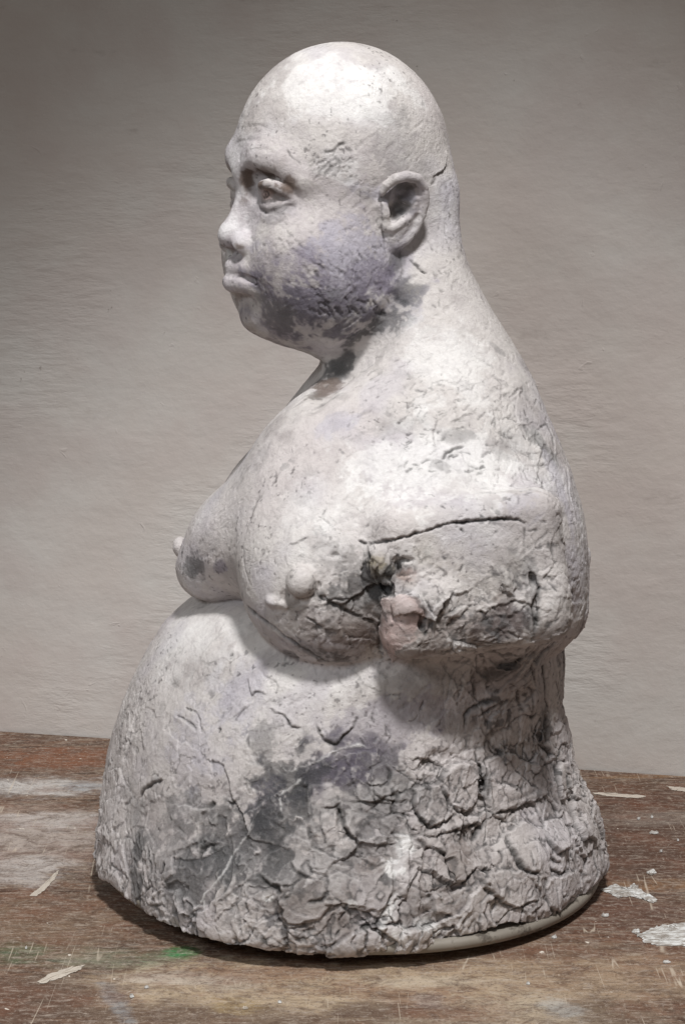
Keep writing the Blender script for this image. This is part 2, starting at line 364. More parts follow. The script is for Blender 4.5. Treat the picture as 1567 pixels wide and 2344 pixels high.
# right edge of the stump
ck([(1198, 1280), (1217, 1314), (1229, 1345), (1218, 1376), (1225, 1418), (1221, 1452)], 1.5, 3.0, 1.0, 0.8, 8)
ck([(1198, 1200), (1200, 1240), (1198, 1280)], 0.8, 1.0, 0.5)
ck([(1108, 1395), (1140, 1385), (1183, 1376), (1213, 1383)], 1.0, 1.0, 0.5, 1.2, 6)
ck([(1060, 1385), (1035, 1400), (1010, 1415), (985, 1405)], 1.0, 1.2, 0.7, 0.8, 6)
ck([(975, 1372), (990, 1400), (1008, 1410)], 0.9, 1.4, 0.7, -1.0, 6)
ck([(960, 1405), (965, 1430), (972, 1452), (985, 1430), (1000, 1416)], 1.4, 2.0, 0.9)
ck([(1080, 1470), (1120, 1475), (1170, 1470), (1215, 1455)], 0.9, 1.0, 0.6, 0.6, 6)
ck([(1100, 1395), (1108, 1420), (1100, 1440)], 1.2, 1.4, 0.8)
ck([(1190, 1440), (1180, 1475)], 0.8, 1.0, 0.6); ck([(1300, 1320), (1312, 1366)], 0.9, 1.4, 0.8)
ck([(1240, 1370), (1275, 1366), (1305, 1378), (1308, 1400)], 0.9, 1.0, 0.5, 0.8, 6)
ck([(1270, 1400), (1300, 1430)], 0.8, 1.0, 0.6)
# folds where the stump meets the flank
ck([(1137, 1544), (1160, 1528), (1183, 1517), (1221, 1490), (1262, 1462)], 1.5, 2.5, 0.9, 1.5, 8)
ck([(1129, 1567), (1150, 1560), (1183, 1535), (1215, 1505)], 1.0, 1.5, 0.7, 1.0, 7)
ck([(1064, 1668), (1064, 1640), (1078, 1622), (1100, 1612), (1135, 1606)], 1.8, 2.8, 0.9, -1.5, 8)
ck([(1080, 1640), (1110, 1632), (1150, 1610), (1180, 1605)], 1.0, 1.4, 0.7, 1.0, 7)
ck([(1187, 1580), (1189, 1605), (1198, 1632), (1221, 1642), (1235, 1630)], 1.2, 1.8, 0.8, 1.0, 6)
ck([(1256, 1483), (1246, 1529), (1252, 1560), (1250, 1600), (1266, 1650)], 1.2, 2.2, 0.9)
ck([(1225, 1500), (1222, 1540), (1232, 1580), (1234, 1620)], 0.9, 1.2, 0.6, 0.6, 6)
ck([(1280, 1500), (1276, 1560), (1284, 1620), (1296, 1680)], 1.0, 1.5, 0.7)
ck([(1240, 1640), (1232, 1670), (1245, 1700), (1262, 1720), (1290, 1745)], 1.3, 2.0, 0.8, 1.0, 7)
ck([(870, 1600), (850, 1640), (858, 1660)], 1.0, 1.2, 0.6)
# flank slabs
ck([(1003, 1790), (1012, 1772), (1030, 1752), (1045, 1747), (1072, 1746), (1087, 1757)], 0.9, 1.2, 0.8, -2.2, 12)
ck([(1003, 1790), (1014, 1815), (1026, 1838), (1042, 1855), (1063, 1861), (1090, 1855)], 1.0, 1.6, 0.9, 1.6, 10)
ck([(947, 1800), (975, 1798), (1003, 1792)], 1.0, 1.2, 0.8, -1.6, 10)
ck([(947, 1800), (944, 1840), (955, 1872), (979, 1896), (1010, 1882), (1042, 1862)], 1.3, 2.4, 1.0, 2.4, 14)
ck([(1087, 1724), (1092, 1745), (1100, 1761), (1102, 1798), (1097, 1826), (1112, 1848), (1116, 1866), (1108, 1885), (1090, 1915), (1078, 1936)], 1.6, 3.0, 1.0, 1.2, 8)
ck([(955, 1910), (985, 1915), (1020, 1905), (1060, 1898), (1085, 1885)], 1.1, 1.8, 0.8, 1.4, 9)
ck([(940, 1920), (960, 1928), (998, 1952), (1012, 1958), (1018, 1990), (1030, 2005), (1063, 2040)], 1.7, 2.8, 1.0, 1.6, 9)
ck([(1048, 1945), (1050, 1975), (1062, 1995), (1075, 2030)], 1.2, 1.5, 0.7, -1.2, 8)
ck([(1156, 1915), (1166, 1945), (1180, 1966), (1196, 1990), (1212, 1998), (1236, 2003)], 1.6, 2.6, 0.9, 2.2, 14)
ck([(1245, 1915), (1256, 1938), (1273, 1954), (1296, 1946), (1305, 1925), (1304, 1895)], 1.2, 1.6, 0.8, 2.0, 11)
ck([(1259, 1970), (1262, 1988), (1282, 2000), (1305, 1990)], 1.2, 2.0, 0.8, 2.0, 9)
ck([(1091, 2008), (1105, 2030), (1119, 2045), (1147, 2064)], 1.7, 2.8, 0.9, 1.8, 10)
ck([(1226, 2003), (1224, 2025), (1220, 2045)], 1.6, 2.2, 0.9); ck([(1245, 2054), (1252, 2072), (1264, 2087)], 1.5, 2.4, 0.9, 1.2, 7)
ck([(1120, 2050), (1147, 2062), (1170, 2076), (1200, 2070), (1222, 2058), (1245, 2050)], 1.0, 1.4, 0.6, 2.0, 12)
ck([(1180, 2075), (1192, 2086), (1215, 2085), (1240, 2068)], 0.9, 1.0, 0.5, 1.0, 7)
ck([(1282, 2010), (1278, 2045), (1290, 2065)], 1.1, 1.6, 0.8, -1.0, 8)
ck([(1212, 1762), (1232, 1770), (1250, 1755), (1266, 1742)], 0.9, 1.2, 0.7, 1.2, 8)
ck([(1254, 1822), (1268, 1840), (1282, 1858), (1290, 1850)], 1.2, 1.8, 0.8, 1.0, 7)
ck([(1296, 1765), (1300, 1800), (1312, 1828), (1330, 1835)], 1.5, 2.5, 0.9, 1.2, 8)
ck([(1345, 1820), (1352, 1870), (1366, 1920), (1372, 1960)], 1.2, 2.2, 0.9, 1.0, 7)
ck([(1300, 1870), (1312, 1920), (1318, 1960), (1330, 1990)], 1.0, 1.4, 0.7, 1.0, 9)
ck([(1140, 1860), (1180, 1850), (1220, 1832), (1250, 1818)], 2.0, 1.2, 0.3); ck([(1150, 1840), (1200, 1825), (1245, 1800)], 2.0, 0.8, 0.25)
ck([(1180, 1760), (1210, 1785), (1245, 1812)], 1.2, 1.4, 0.5)
ck([(723, 1658), (733, 1682), (742, 1696), (770, 1702), (788, 1684), (806, 1665), (818, 1642)], 1.0, 1.8, 0.9, 1.4, 9)
ck([(882, 1660), (895, 1685), (885, 1700)], 1.0, 1.5, 0.8)
ck([(840, 1803), (858, 1820), (877, 1831), (905, 1834), (933, 1831)], 0.9, 1.2, 0.5, 1.6, 9); ck([(880, 1745), (892, 1768), (890, 1792)], 1.2, 1.8, 0.9, 1.0, 8)
ck([(830, 1790), (850, 1800), (875, 1796), (890, 1786)], 0.9, 1.5, 0.8, 1.0, 7)
ck([(705, 1885), (708, 1915), (716, 1938), (738, 1952), (760, 1962), (764, 1935)], 1.3, 2.4, 0.9, -2.2, 11)
ck([(768, 1835), (778, 1860), (788, 1896), (800, 1912), (816, 1922)], 1.3, 2.2, 0.9, 1.8, 10)
ck([(735, 1850), (768, 1845), (780, 1838)], 1.0, 1.4, 0.8, 1.0, 8)
ck([(732, 1852), (732, 1885), (745, 1915), (742, 1940)], 1.0, 1.6, 0.8, 1.2, 9)
ck([(800, 1835), (850, 1836), (890, 1840), (905, 1870), (930, 1890)], 0.8, 1.0, 0.5, 0.9, 8)
ck([(700, 1975), (712, 1995), (745, 2005), (750, 2040), (742, 2060)], 1.3, 2.0, 0.9, 1.2, 8)
ck([(798, 1950), (830, 1970), (860, 1985), (890, 1975)], 0.9, 1.2, 0.5, 1.0, 8)
# slab lips low on the front
ck([(592, 1999), (605, 2015), (619, 2027), (635, 2031), (640, 2055)], 1.5, 2.6, 1.0, 1.2, 8); ck([(663, 1971), (675, 1992), (690, 2003), (722, 2015)], 1.2, 2.2, 1.0, 1.2, 8)
ck([(635, 2060), (632, 2100), (651, 2122), (659, 2160)], 1.6, 2.8, 1.0, 1.2, 7); ck([(698, 2112), (696, 2130), (694, 2150)], 1.5, 2.4, 1.0)
ck([(659, 2126), (686, 2124), (698, 2112), (730, 2106)], 1.1, 1.8, 0.9, 1.4, 8)
ck([(640, 2060), (664, 2052), (668, 2025), (690, 2010)], 1.2, 1.8, 0.9); ck([(700, 2068), (735, 2062), (748, 2048)], 1.4, 2.0, 0.9)
ck([(544, 2074), (548, 2105), (554, 2138), (560, 2159)], 1.2, 2.4, 0.9, -1.8, 12); ck([(560, 2157), (572, 2140), (586, 2118)], 0.9, 0.8, 0.2, 1.2, 6)
ck([(430, 2090), (450, 2100), (452, 2135), (470, 2160), (508, 2165), (530, 2155)], 1.1, 1.8, 0.9, -1.6, 12)
ck([(378, 1975), (376, 1990), (372, 2010)], 1.5, 2.4, 1.0, 1.0, 6); ck([(457, 1970), (463, 1945), (481, 1936), (500, 1932)], 1.5, 2.2, 0.9, 1.0, 8)
ck([(318, 1825), (330, 1806), (348, 1795), (370, 1787)], 1.3, 2.2, 0.9, 1.2, 8); ck([(380, 1812), (390, 1802)], 1.6, 2.4, 1.0)
ck([(477, 1848), (490, 1836)], 1.6, 2.2, 0.9); ck([(520, 1832), (532, 1840), (550, 1822)], 1.0, 1.4, 0.7, 1.4, 6)
ck([(476, 1870), (484, 1888), (496, 1890), (500, 1860)], 0.8, 1.0, 0.5, 1.0, 6)
ck([(340, 2060), (356, 2075), (372, 2070), (380, 2085)], 1.4, 2.0, 0.9, 1.0, 7); ck([(335, 2040), (350, 2030), (366, 2042)], 1.2, 1.6, 0.8, -1, 6)
ck([(400, 2060), (420, 2090), (445, 2105)], 1.2, 1.6, 0.9, 1.2, 7)
ck([(620, 1880), (655, 1905), (640, 1935)], 1.0, 1.2, 0.5); ck([(600, 2100), (612, 2060)], 0.9, 1.0, 0.5)
for k in range(7):
    x = 285+k*9; ck([(x, 1880+k*6), (x+12, 1950), (x+22, 2030), (x+30+k, 2095)], 1.2, 0.9+0.3*(k % 2), 0.35+0.3*(k % 2))
# cracks on the belly
ck([(398, 1639), (418, 1644), (437, 1657), (453, 1676)], 1.0, 1.8, 0.6, -0.8, 6); ck([(424, 1620), (440, 1626), (453, 1635)], 0.8, 1.4, 0.6)
ck([(453, 1635), (458, 1655), (463, 1678)], 1.1, 1.2, 0.0, 0.6, 4)
ck([(564, 1548), (568, 1572), (576, 1590), (588, 1584), (600, 1583), (611, 1592)], 0.8, 1.1, 0.6, 0.9, 7)
ck([(615, 1619), (630, 1630), (647, 1635), (656, 1650), (667, 1663), (690, 1667)], 0.9, 1.5, 0.8, 1.0, 8)
ck([(540, 1645), (556, 1625), (572, 1615)], 0.8, 1.0, 0.5, 0.8, 7); ck([(600, 1545), (625, 1553), (636, 1572), (632, 1585)], 0.8, 0.8, 0.4, 0.6, 6)
ck([(640, 1521), (665, 1512), (682, 1505)], 1.2, 1.5, 0.9); ck([(520, 1520), (532, 1512), (545, 1500)], 0.6, 0.8, 0.5)
ck([(360, 1566), (373, 1554)], 0.7, 1.2, 0.7); ck([(340, 1605), (362, 1592)], 0.5, 0.7, 0.5); ck([(522, 1500), (530, 1496)], 0.7, 1.0, 0.8)
ck([(440, 1545), (475, 1546), (500, 1552)], 0.4, 0.5, 0.4); ck([(505, 1668), (503, 1678)], 1.2, 1.8, 0.9)
ck([(300, 1700), (306, 1680), (318, 1668)], 0.9, 1.3, 0.7); ck([(420, 1770), (400, 1770), (392, 1760)], 0.6, 0.8, 0.5)
ck([(412, 1690), (412, 1730), (408, 1760), (395, 1772)], 1.0, 0.6, 0.15, -0.6, 8)
ck([(1011, 1052), (1022, 1035), (1047, 1023), (1066, 1022)], 1.0, 1.2, 0.7, 0.9, 7)
ck([(985, 950), (1002, 960), (990, 990), (996, 1020), (980, 1018)], 0.7, 0.6, 0.3, -0.8, 7); ck([(1028, 968), (1060, 952), (1085, 946)], 0.7, 0.5, 0.3, 0.9, 9)
ck([(1145, 960), (1165, 958), (1186, 966)], 0.7, 1.0, 0.7); ck([(1236, 955), (1250, 975), (1262, 1001), (1266, 1030), (1270, 1066)], 0.9, 1.4, 0.7, 0.8, 6)
ck([(1205, 1038), (1235, 1037)], 0.8, 1.2, 0.8); ck([(1225, 1000), (1238, 1025)], 1.6, 1.2, 0.8)
ck([(1290, 1050), (1300, 1120), (1312, 1190), (1322, 1260)], 1.2, 1.2, 0.4, 0.8, 6); ck([(1262, 1100), (1270, 1160), (1290, 1240), (1300, 1300)], 0.8, 0.8, 0.3, 0.7, 7)
ck([(1205, 1215), (1232, 1216)], 0.7, 1.0, 0.8); ck([(1215, 1255), (1245, 1258)], 0.7, 0.9, 0.6); ck([(1258, 1217), (1272, 1232)], 0.5, 0.6, 0.5)
ck([(1050, 1310), (1056, 1300), (1060, 1290)], 0.7, 1.0, 0.7)
# raised threads of plaster
def vein(px, w=0.9, hh=0.8): RL.crack(px, w, -hh, -0.75)
vein([(580, 1868), (578, 1885), (572, 1903), (548, 1936), (528, 1963), (520, 1985), (512, 2003), (492, 2022), (473, 2043), (458, 2070), (441, 2090)])
vein([(655, 1766), (672, 1764), (700, 1752), (728, 1742), (760, 1722), (793, 1709), (820, 1706), (849, 1711)]); vein([(655, 1766), (640, 1752)])
vein([(466, 2060), (470, 2085), (462, 2100)], 0.7, 0.6); vein([(640, 1822), (652, 1812), (672, 1800), (690, 1780)], 0.8, 0.6); vein([(640, 1822), (643, 1860)], 0.7, 0.5)
# brow furrows and scalp marks
ck([(540, 296), (570, 287), (600, 287), (625, 300)], 1.8, 0.6, 0.1, 0.3, 6); ck([(529, 336), (542, 324), (570, 318), (600, 322)], 1.8, 0.6, 0.1, 0.3, 6); ck([(556, 352), (580, 341), (604, 338), (632, 352)], 1.8, 0.5, 0.1, 0.3, 6); ck([(548, 368), (552, 352)], 1.6, 1.0, 0.3)
ck([(596, 478), (612, 490), (640, 488), (660, 474)], 1.4, 1.2, 0.4, -0.6, 5); ck([(600, 505), (625, 515), (655, 500)], 1.6, 0.8, 0.25)
ck([(736, 347), (750, 349), (765, 343), (774, 335), (784, 329), (790, 330)], 1.1, 1.2, 0.7, 0.7, 6); ck([(790, 341), (806, 346)], 1.1, 1.2, 0.7); ck([(656, 342), (664, 356), (690, 378)], 0.7, 0.7, 0.5)
ck([(702, 358), (712, 340), (722, 336)], 0.8, 1.0, 0.5)
ck([(1024, 345), (1020, 366), (1012, 390), (996, 402), (988, 412)], 0.9, 0.8, 0.4, -1.6, 14)
ck([(974, 416), (983, 397)], 1.3, 1.4, 0.4); ck([(981, 432), (990, 420), (998, 410)], 1.2, 1.2, 0.4)
ck([(937, 593), (952, 608), (970, 624), (978, 625)], 0.9, 1.8, 0.9, 0.8, 6); ck([(915, 580), (920, 620), (905, 690)], 1.2, 1.0, 0.5)
ck([(868, 440), (874, 480), (878, 530), (884, 590), (888, 612)], 1.0, 0.9, 0.2, 0.8, 8)
ck([(970, 500), (985, 510), (1000, 506), (1014, 504)], 0.6, 0.6, 0.4); ck([(1016, 500), (1020, 540), (1040, 552)], 0.6, 0.6, 0.3)
ck([(600, 444), (604, 437), (611, 437), (615, 444), (611, 451), (604, 451), (600, 444)], 0.7, 1.2, 1.3); ck([(606, 444), (609, 445)], 1.3, 1.6, 1.4)
ck([(596, 428), (612, 424), (634, 428), (655, 440)], 0.5, 0.6, 0.6); ck([(596, 462), (612, 468), (636, 460)], 0.6, 0.7, 0.6)
ck([(575, 540), (584, 560), (585, 580)], 1.0, 0.8, 0.3); ck([(590, 640), (604, 655), (612, 680)], 1.2, 0.7, 0.3)
ck([(592, 470), (600, 480), (612, 492)], 0.8, 1.2, 0.7); ck([(626, 478), (632, 490), (650, 488)], 0.7, 1.0, 0.5, 0.6, 4); ck([(535, 634), (560, 633), (590, 642)], 0.8, 0.8, 1.0); ck([(595, 636), (600, 645)], 0.8, 0.8, 0.5)
rs = np.random.RandomState(3)
def hatch(cx, cy, w, hgt, ang, n, ln, wd=0.7, dep=0.8, dark=0.5, jit=12, curve=0.0):
    for _ in range(n):
        x = cx+(rs.rand()-0.5)*w; y = cy+(rs.rand()-0.5)*hgt; a = R(ang+rs.randn()*jit); l = ln*(0.6+0.8*rs.rand())/2
        ck([(x-l*math.cos(a), y+l*math.sin(a)), (x+l*math.cos(a), y-l*math.sin(a))], wd, dep*(0.6+0.7*rs.rand()), dark*(0.5+0.7*rs.rand()))
hatch(752, 375, 92, 62, 42, 46, 22, 0.7, 0.9, 0.5)
hatch(790, 385, 50, 50, -45, 12, 18, 0.8, 0.9, 0.5)
hatch(835, 610, 130, 170, -52, 60, 16, 0.7, 0.6, 0.25)
hatch(700, 480, 120, 120, -20, 22, 9, 0.8, 0.5, 0.3, 40); hatch(780, 640, 200, 170, -48, 90, 20, 1.1, 1.1, 0.4, 14); hatch(660, 560, 120, 60, -30, 26, 14, 1.0, 0.7, 0.25, 20); hatch(1010, 640, 60, 160, -60, 20, 14, 0.8, 0.7, 0.4, 30); hatch(1040, 980, 260, 200, 25, 70, 20, 0.9, 0.9, 0.6, 25); hatch(1180, 1020, 120, 260, 70, 50, 22, 0.9, 1.0, 0.6, 25); hatch(900, 860, 160, 80, 30, 24, 18, 0.7, 0.6, 0.35, 14)
def comb(x0, y0, x1, y1, n, ln, ang, wd=0.5, dep=0.5, dark=0.3):
    for i in range(n):
        t = i/(n-1); x = x0+(x1-x0)*t; y = y0+(y1-y0)*t; a = R(ang)
        ck([(x-ln/2*math.cos(a), y+ln/2*math.sin(a)), (x, y-1), (x+ln/2*math.cos(a), y-ln/2*math.sin(a))], wd, dep, dark)
comb(905, 215, 922, 290, 13, 36, 8, 0.6, 0.5, 0.2); comb(935, 212, 950, 262, 9, 14, -20, 0.6, 0.5, 0.3)
comb(286, 1622, 277, 1664, 11, 11, 30, 0.6, 1.0, 0.7); comb(276, 1686, 273, 1728, 11, 9, -30, 0.6, 0.9, 0.6)
comb(562, 1262, 582, 1300, 8, 26, 10, 0.6, 0.5, 0.1); comb(495, 1165, 520, 1200, 7, 34, 40, 0.6, 0.4, 0.1)
comb(700, 2000, 830, 2000, 14, 4, 90, 1, 0.3, 0.1)
_all = [a for q in RL.polys for a in q[0]]; _p, _n = hit([a[0] for a in _all], [a[1] for a in _all]); _i = 0
for q in RL.polys: k = len(q[0]); q[0] = _p[_i:_i+k]; _i += k
# many short anonymous nicks and hairline cracks, denser low down and at the back
def scatter(n, test, ln, wd, dep, dark, lipm=0.0, seed=5):
    q = np.random.RandomState(seed); got = 0
    P = q.rand(n*6, 3)*np.array([0.46, 0.46, 0.66])-np.array([0.23, 0.23, 0])
    d = field(P); P = P[np.abs(d) < 0.02]
    for _ in range(4): g = grad(P); P = P-field(P)[:, None]*g/np.maximum((g*g).sum(1, keepdims=True), 0.25)
    P = P[(np.abs(field(P)) < 0.001) & (P[:, 2] > 0.004)]; P = P[q.rand(len(P)) < test(P)][:n]
    N = grad(P); N /= np.linalg.norm(N, axis=1, keepdims=True)
    T = np.cross(N, q.randn(len(P), 3)); T /= np.linalg.norm(T, axis=1, keepdims=True)
    L = ln*1e-3*(0.5+q.rand(len(P)))[:, None]
    pts = [P]; a = T
    for _ in range(2):
        a = a+0.7*np.cross(N, a)*q.randn(len(P), 1)*0.8; a /= np.linalg.norm(a, axis=1, keepdims=True); pts.append(pts[-1]+a*L/2)
    Q = np.stack(pts, 1).reshape(-1, 3)
    for _ in range(2): g = grad(Q); Q = Q-field(Q)[:, None]*g/np.maximum((g*g).sum(1, keepdims=True), 0.25)
    Q = Q.reshape(-1, 3, 3)
    for i in range(len(Q)):
        RL.crack3(Q[i], wd*(0.6+0.8*q.rand()), dep*(0.4+q.rand()), dark*(0.3+0.9*q.rand()), lipm*q.rand()*(1 if q.rand() < 0.6 else -1), 6)
low = lambda P: sstep(0.2, 0.1, P[:, 2]); up = lambda P: sstep(0.13, 0.2, P[:, 2])*sstep(0.46, 0.40, P[:, 2])
scatter(650, low, 9, 0.9, 0.9, 0.55, 1.1, 5); scatter(900, lambda P: low(P)*0.7, 4, 0.7, 0.8, 0.6, 0.4, 6)
scatter(900, up, 4.5, 0.5, 0.6, 0.55, 0.5, 7); scatter(500, lambda P: sstep(0.4, 0.45, P[:, 2])*0.35, 3, 0.5, 0.35, 0.3, 0, 8)
scatter(350, lambda P: up(P)*sstep(0.0, 0.05, P[:, 0])*sstep(0.3, 0.2, P[:, 2]), 9, 0.7, 0.8, 0.6, 0.6, 9)
print('relief lines', len(RL.polys), time.time()-T0)

# ------------------------------------------------------------------ pigment patches, and shade painted into colour, set where the sight line meets the form
PAINT = []
def paint(px, py, rx, ry, ang, col, amt, grit=0.5, scale=160.0):
    PAINT.append((px, py, R(ang), rx*0.00033, ry*0.00033, np.array(col), amt, grit, scale))
CH = (0.050, 0.052, 0.055); GR = (0.22, 0.21, 0.21); PU = (0.24, 0.215, 0.28); LA = (0.50, 0.48, 0.54); PK = (0.50, 0.34, 0.30); OC = (0.42, 0.36, 0.26); WH = (0.86, 0.85, 0.84); BR = (0.16, 0.12, 0.10)
paint(600, 1960, 330, 170, 0, GR, 0.55, 0.9); paint(380, 1960, 190, 150, 0, GR, 0.55, 0.9); paint(820, 1850, 200, 120, 0, GR, 0.5, 0.9); paint(1020, 2000, 240, 120, 0, (0.33, 0.29, 0.28), 0.5, 0.9); paint(1180, 1600, 120, 180, 0, (0.33, 0.29, 0.28), 0.5, 0.9); paint(900, 1480, 200, 60, 0, (0.28, 0.23, 0.21), 0.6, 0.9); paint(780, 1340, 160, 80, 10, (0.33, 0.30, 0.28), 0.5, 0.9)
paint(700, 540, 330, 280, 0, (0.50, 0.455, 0.47), 0.55, 0.5); paint(700, 640, 260, 170, 0, (0.40, 0.365, 0.39), 0.5, 0.7); paint(880, 610, 110, 130, 0, LA, 0.6, 0.9); paint(720, 690, 180, 130, 10, (0.27, 0.25, 0.285), 0.85, 0.75); paint(800, 560, 120, 90, -20, (0.42, 0.39, 0.45), 0.6, 0.9); paint(760, 700, 150, 100, 10, (0.20, 0.185, 0.21), 0.7, 0.7); paint(690, 700, 120, 90, 0, (0.19, 0.175, 0.20), 0.5, 0.8); paint(620, 500, 60, 30, 10, (0.42, 0.40, 0.42), 0.5, 0.6); paint(602, 394, 55, 14, -8, (0.2, 0.16, 0.14), 0.7, 0.1); paint(675, 425, 26, 20, -50, (0.2, 0.16, 0.14), 0.7, 0.1); paint(620, 455, 50, 40, 0, (0.34, 0.31, 0.31), 0.5, 0.8); paint(560, 420, 16, 40, -10, (0.18, 0.14, 0.12), 0.6, 0.6); paint(540, 690, 24, 20, 0, (0.3, 0.25, 0.22), 0.6, 0.6); paint(548, 566, 16, 9, 0, (0.15, 0.12, 0.1), 0.8, 0.1); paint(735, 660, 150, 120, 0, PU, 0.65, 0.9); paint(800, 580, 110, 100, -30, LA, 0.7, 0.9); paint(690, 690, 80, 70, 0, CH, 0.30, 0.7); paint(780, 730, 120, 70, 30, CH, 0.35, 0.8); paint(860, 650, 70, 60, 0, PU, 0.6, 0.6)  # dark browns around eye and nostril paint shade into those hollows
paint(680, 600, 70, 50, 0, PU, 0.4, 0.7); paint(640, 720, 60, 50, 0, GR, 0.6, 0.6); paint(590, 680, 34, 26, 0, GR, 0.6, 0.6); paint(575, 745, 30, 25, 0, OC, 0.25, 0.7)
paint(568, 408, 18, 32, 0, BR, 1.0, 0.4); paint(622, 400, 45, 12, -15, BR, 1.0, 0.5); paint(665, 425, 24, 20, -45, BR, 1.0, 0.5); paint(640, 446, 30, 12, 0, BR, 0.35, 0.5); paint(608, 445, 16, 12, 0, PK, 0.5, 0.3)  # first three browns: shade painted into the eye socket
paint(640, 480, 34, 16, 20, GR, 0.45, 0.6); paint(545, 562, 24, 12, -20, BR, 0.6, 0.4); paint(590, 560, 60, 40, 0, LA, 0.5, 0.5)  # brown patch: shade painted into the nostril
paint(920, 450, 24, 40, 0, CH, 0.75, 0.4); paint(905, 490, 20, 30, 0, CH, 0.7, 0.4); paint(905, 600, 26, 30, 0, CH, 0.6, 0.6); paint(930, 665, 50, 40, 30, CH, 0.65, 0.8); paint(880, 650, 30, 50, -20, PU, 0.6, 0.5)
paint(850, 755, 100, 30, 38, CH, 0.8, 0.5); paint(775, 835, 60, 34, 40, CH, 0.6, 0.7); paint(725, 905, 34, 70, -35, (0.14, 0.125, 0.115), 0.8, 0.5); paint(770, 840, 60, 40, 30, CH, 0.7, 0.4); paint(740, 890, 45, 50, 40, BR, 0.7, 0.5); paint(690, 940, 22, 60, -35, GR, 0.5, 0.5)  # dark patches here paint in the jaw's shadow on the neck
paint(860, 440, 70, 24, -10, LA, 0.7, 0.4); paint(900, 340, 60, 90, -10, GR, 0.30, 0.9); paint(925, 255, 28, 50, -10, GR, 0.35, 0.6); paint(765, 380, 70, 40, -20, WH, 0.5, 0.6)
paint(870, 200, 110, 60, 0, WH, 0.6, 0.5); paint(730, 200, 160, 90, 0, WH, 0.7, 0.3); paint(1030, 450, 40, 90, 0, LA, 0.35, 0.5)
paint(760, 970, 70, 40, 25, LA, 0.6, 0.5); paint(1000, 1080, 260, 130, 0, WH, 0.7, 0.5); paint(1010, 830, 160, 120, 0, WH, 0.55, 0.5); paint(880, 980, 90, 30, 10, GR, 0.3, 0.9)
paint(1050, 995, 40, 24, 20, GR, 0.6, 0.7); paint(1010, 1070, 36, 24, -30, GR, 0.5, 0.8); paint(1235, 1010, 30, 60, 20, CH, 0.55, 0.8); paint(1160, 1020, 60, 40, 0, GR, 0.35, 0.9); paint(1200, 890, 22, 60, -30, GR, 0.35, 0.8); paint(1140, 800, 30, 18, -45, GR, 0.55, 0.6)
paint(1300, 1180, 20, 160, -5, LA, 0.5, 0.7); paint(1200, 1160, 50, 60, 0, LA, 0.45, 0.6)
paint(440, 1300, 50, 34, 30, CH, 0.75, 0.7); paint(500, 1300, 30, 20, 30, PU, 0.6, 0.6); paint(480, 1240, 40, 40, 0, GR, 0.3, 0.8)
paint(790, 1360, 90, 60, 0, CH, 0.65, 0.9); paint(865, 1320, 40, 80, 0, CH, 0.85, 0.6); paint(720, 1420, 120, 50, -30, BR, 0.35, 0.7); paint(800, 1450, 90, 60, 0, BR, 0.45, 0.7); paint(760, 1290, 90, 50, 0, GR, 0.35, 0.9)
paint(868, 1284, 26, 24, 0, OC, 0.7, 0.3); paint(915, 1300, 40, 40, 0, CH, 0.7, 0.6); paint(940, 1320, 30, 26, 20, PK, 0.45, 0.4); paint(1050, 1290, 130, 70, 0, OC, 0.16, 0.5)
paint(1150, 1425, 62, 34, 10, (0.10, 0.085, 0.095), 0.85, 0.5); paint(1060, 1450, 130, 60, 0, BR, 0.45, 0.7); paint(1220, 1350, 20, 90, 0, CH, 0.5, 0.8); paint(1290, 1410, 50, 50, 0, BR, 0.4, 0.6); paint(1170, 1290, 40, 60, 0, GR, 0.35, 0.9)
paint(960, 1580, 170, 40, 0, BR, 0.35, 0.6); paint(900, 1660, 130, 60, 15, PU, 0.45, 0.7); paint(730, 1500, 100, 26, -25, CH, 0.6, 0.4); paint(665, 1500, 36, 20, 0, CH, 0.55, 0.8)  # brown and charcoal patches paint shadow beneath breast and stump
paint(455, 1392, 26, 12, 45, CH, 0.45, 0.9); paint(555, 1365, 24, 16, 30, GR, 0.5, 0.9); paint(1060, 1650, 60, 50, 0, BR, 0.4, 0.7)
paint(800, 1760, 140, 60, 15, (0.10, 0.088, 0.115), 0.95, 0.5); paint(650, 1790, 100, 55, 20, CH, 0.75, 0.8); paint(900, 1790, 80, 60, 0, GR, 0.5, 0.7); paint(600, 1700, 50, 60, -20, CH, 0.45, 0.9); paint(600, 1850, 80, 60, 20, (0.12, 0.11, 0.14), 0.7, 0.7)
paint(560, 1930, 130, 110, 30, CH, 0.65, 0.9); paint(470, 2010, 110, 90, 30, CH, 0.6, 0.8); paint(620, 1860, 120, 60, 20, CH, 0.7, 0.7); paint(440, 2060, 60, 60, 0, GR, 0.5, 0.8); paint(310, 2000, 26, 130, 8, CH, 0.65, 0.8); paint(640, 2000, 80, 50, 0, CH, 0.5, 0.9)
paint(450, 1860, 120, 50, 0, GR, 0.45, 0.8); paint(300, 1830, 60, 60, 0, GR, 0.35, 0.9); paint(700, 2080, 120, 60, 0, BR, 0.35, 0.8); paint(760, 2120, 60, 40, 0, BR, 0.4, 0.9)
paint(850, 1850, 110, 70, 0, GR, 0.45, 0.8); paint(905, 1980, 70, 20, 0, BR, 0.4, 0.6); paint(450, 1680, 130, 110, 0, LA, 0.45, 0.4); paint(540, 1620, 60, 100, -20, LA, 0.4, 0.5); paint(1040, 1980, 40, 60, -20, BR, 0.6, 0.6)
paint(1200, 1830, 90, 26, 18, BR, 0.25, 0.6); paint(430, 1480, 140, 120, 45, WH, 0.35, 0.4)
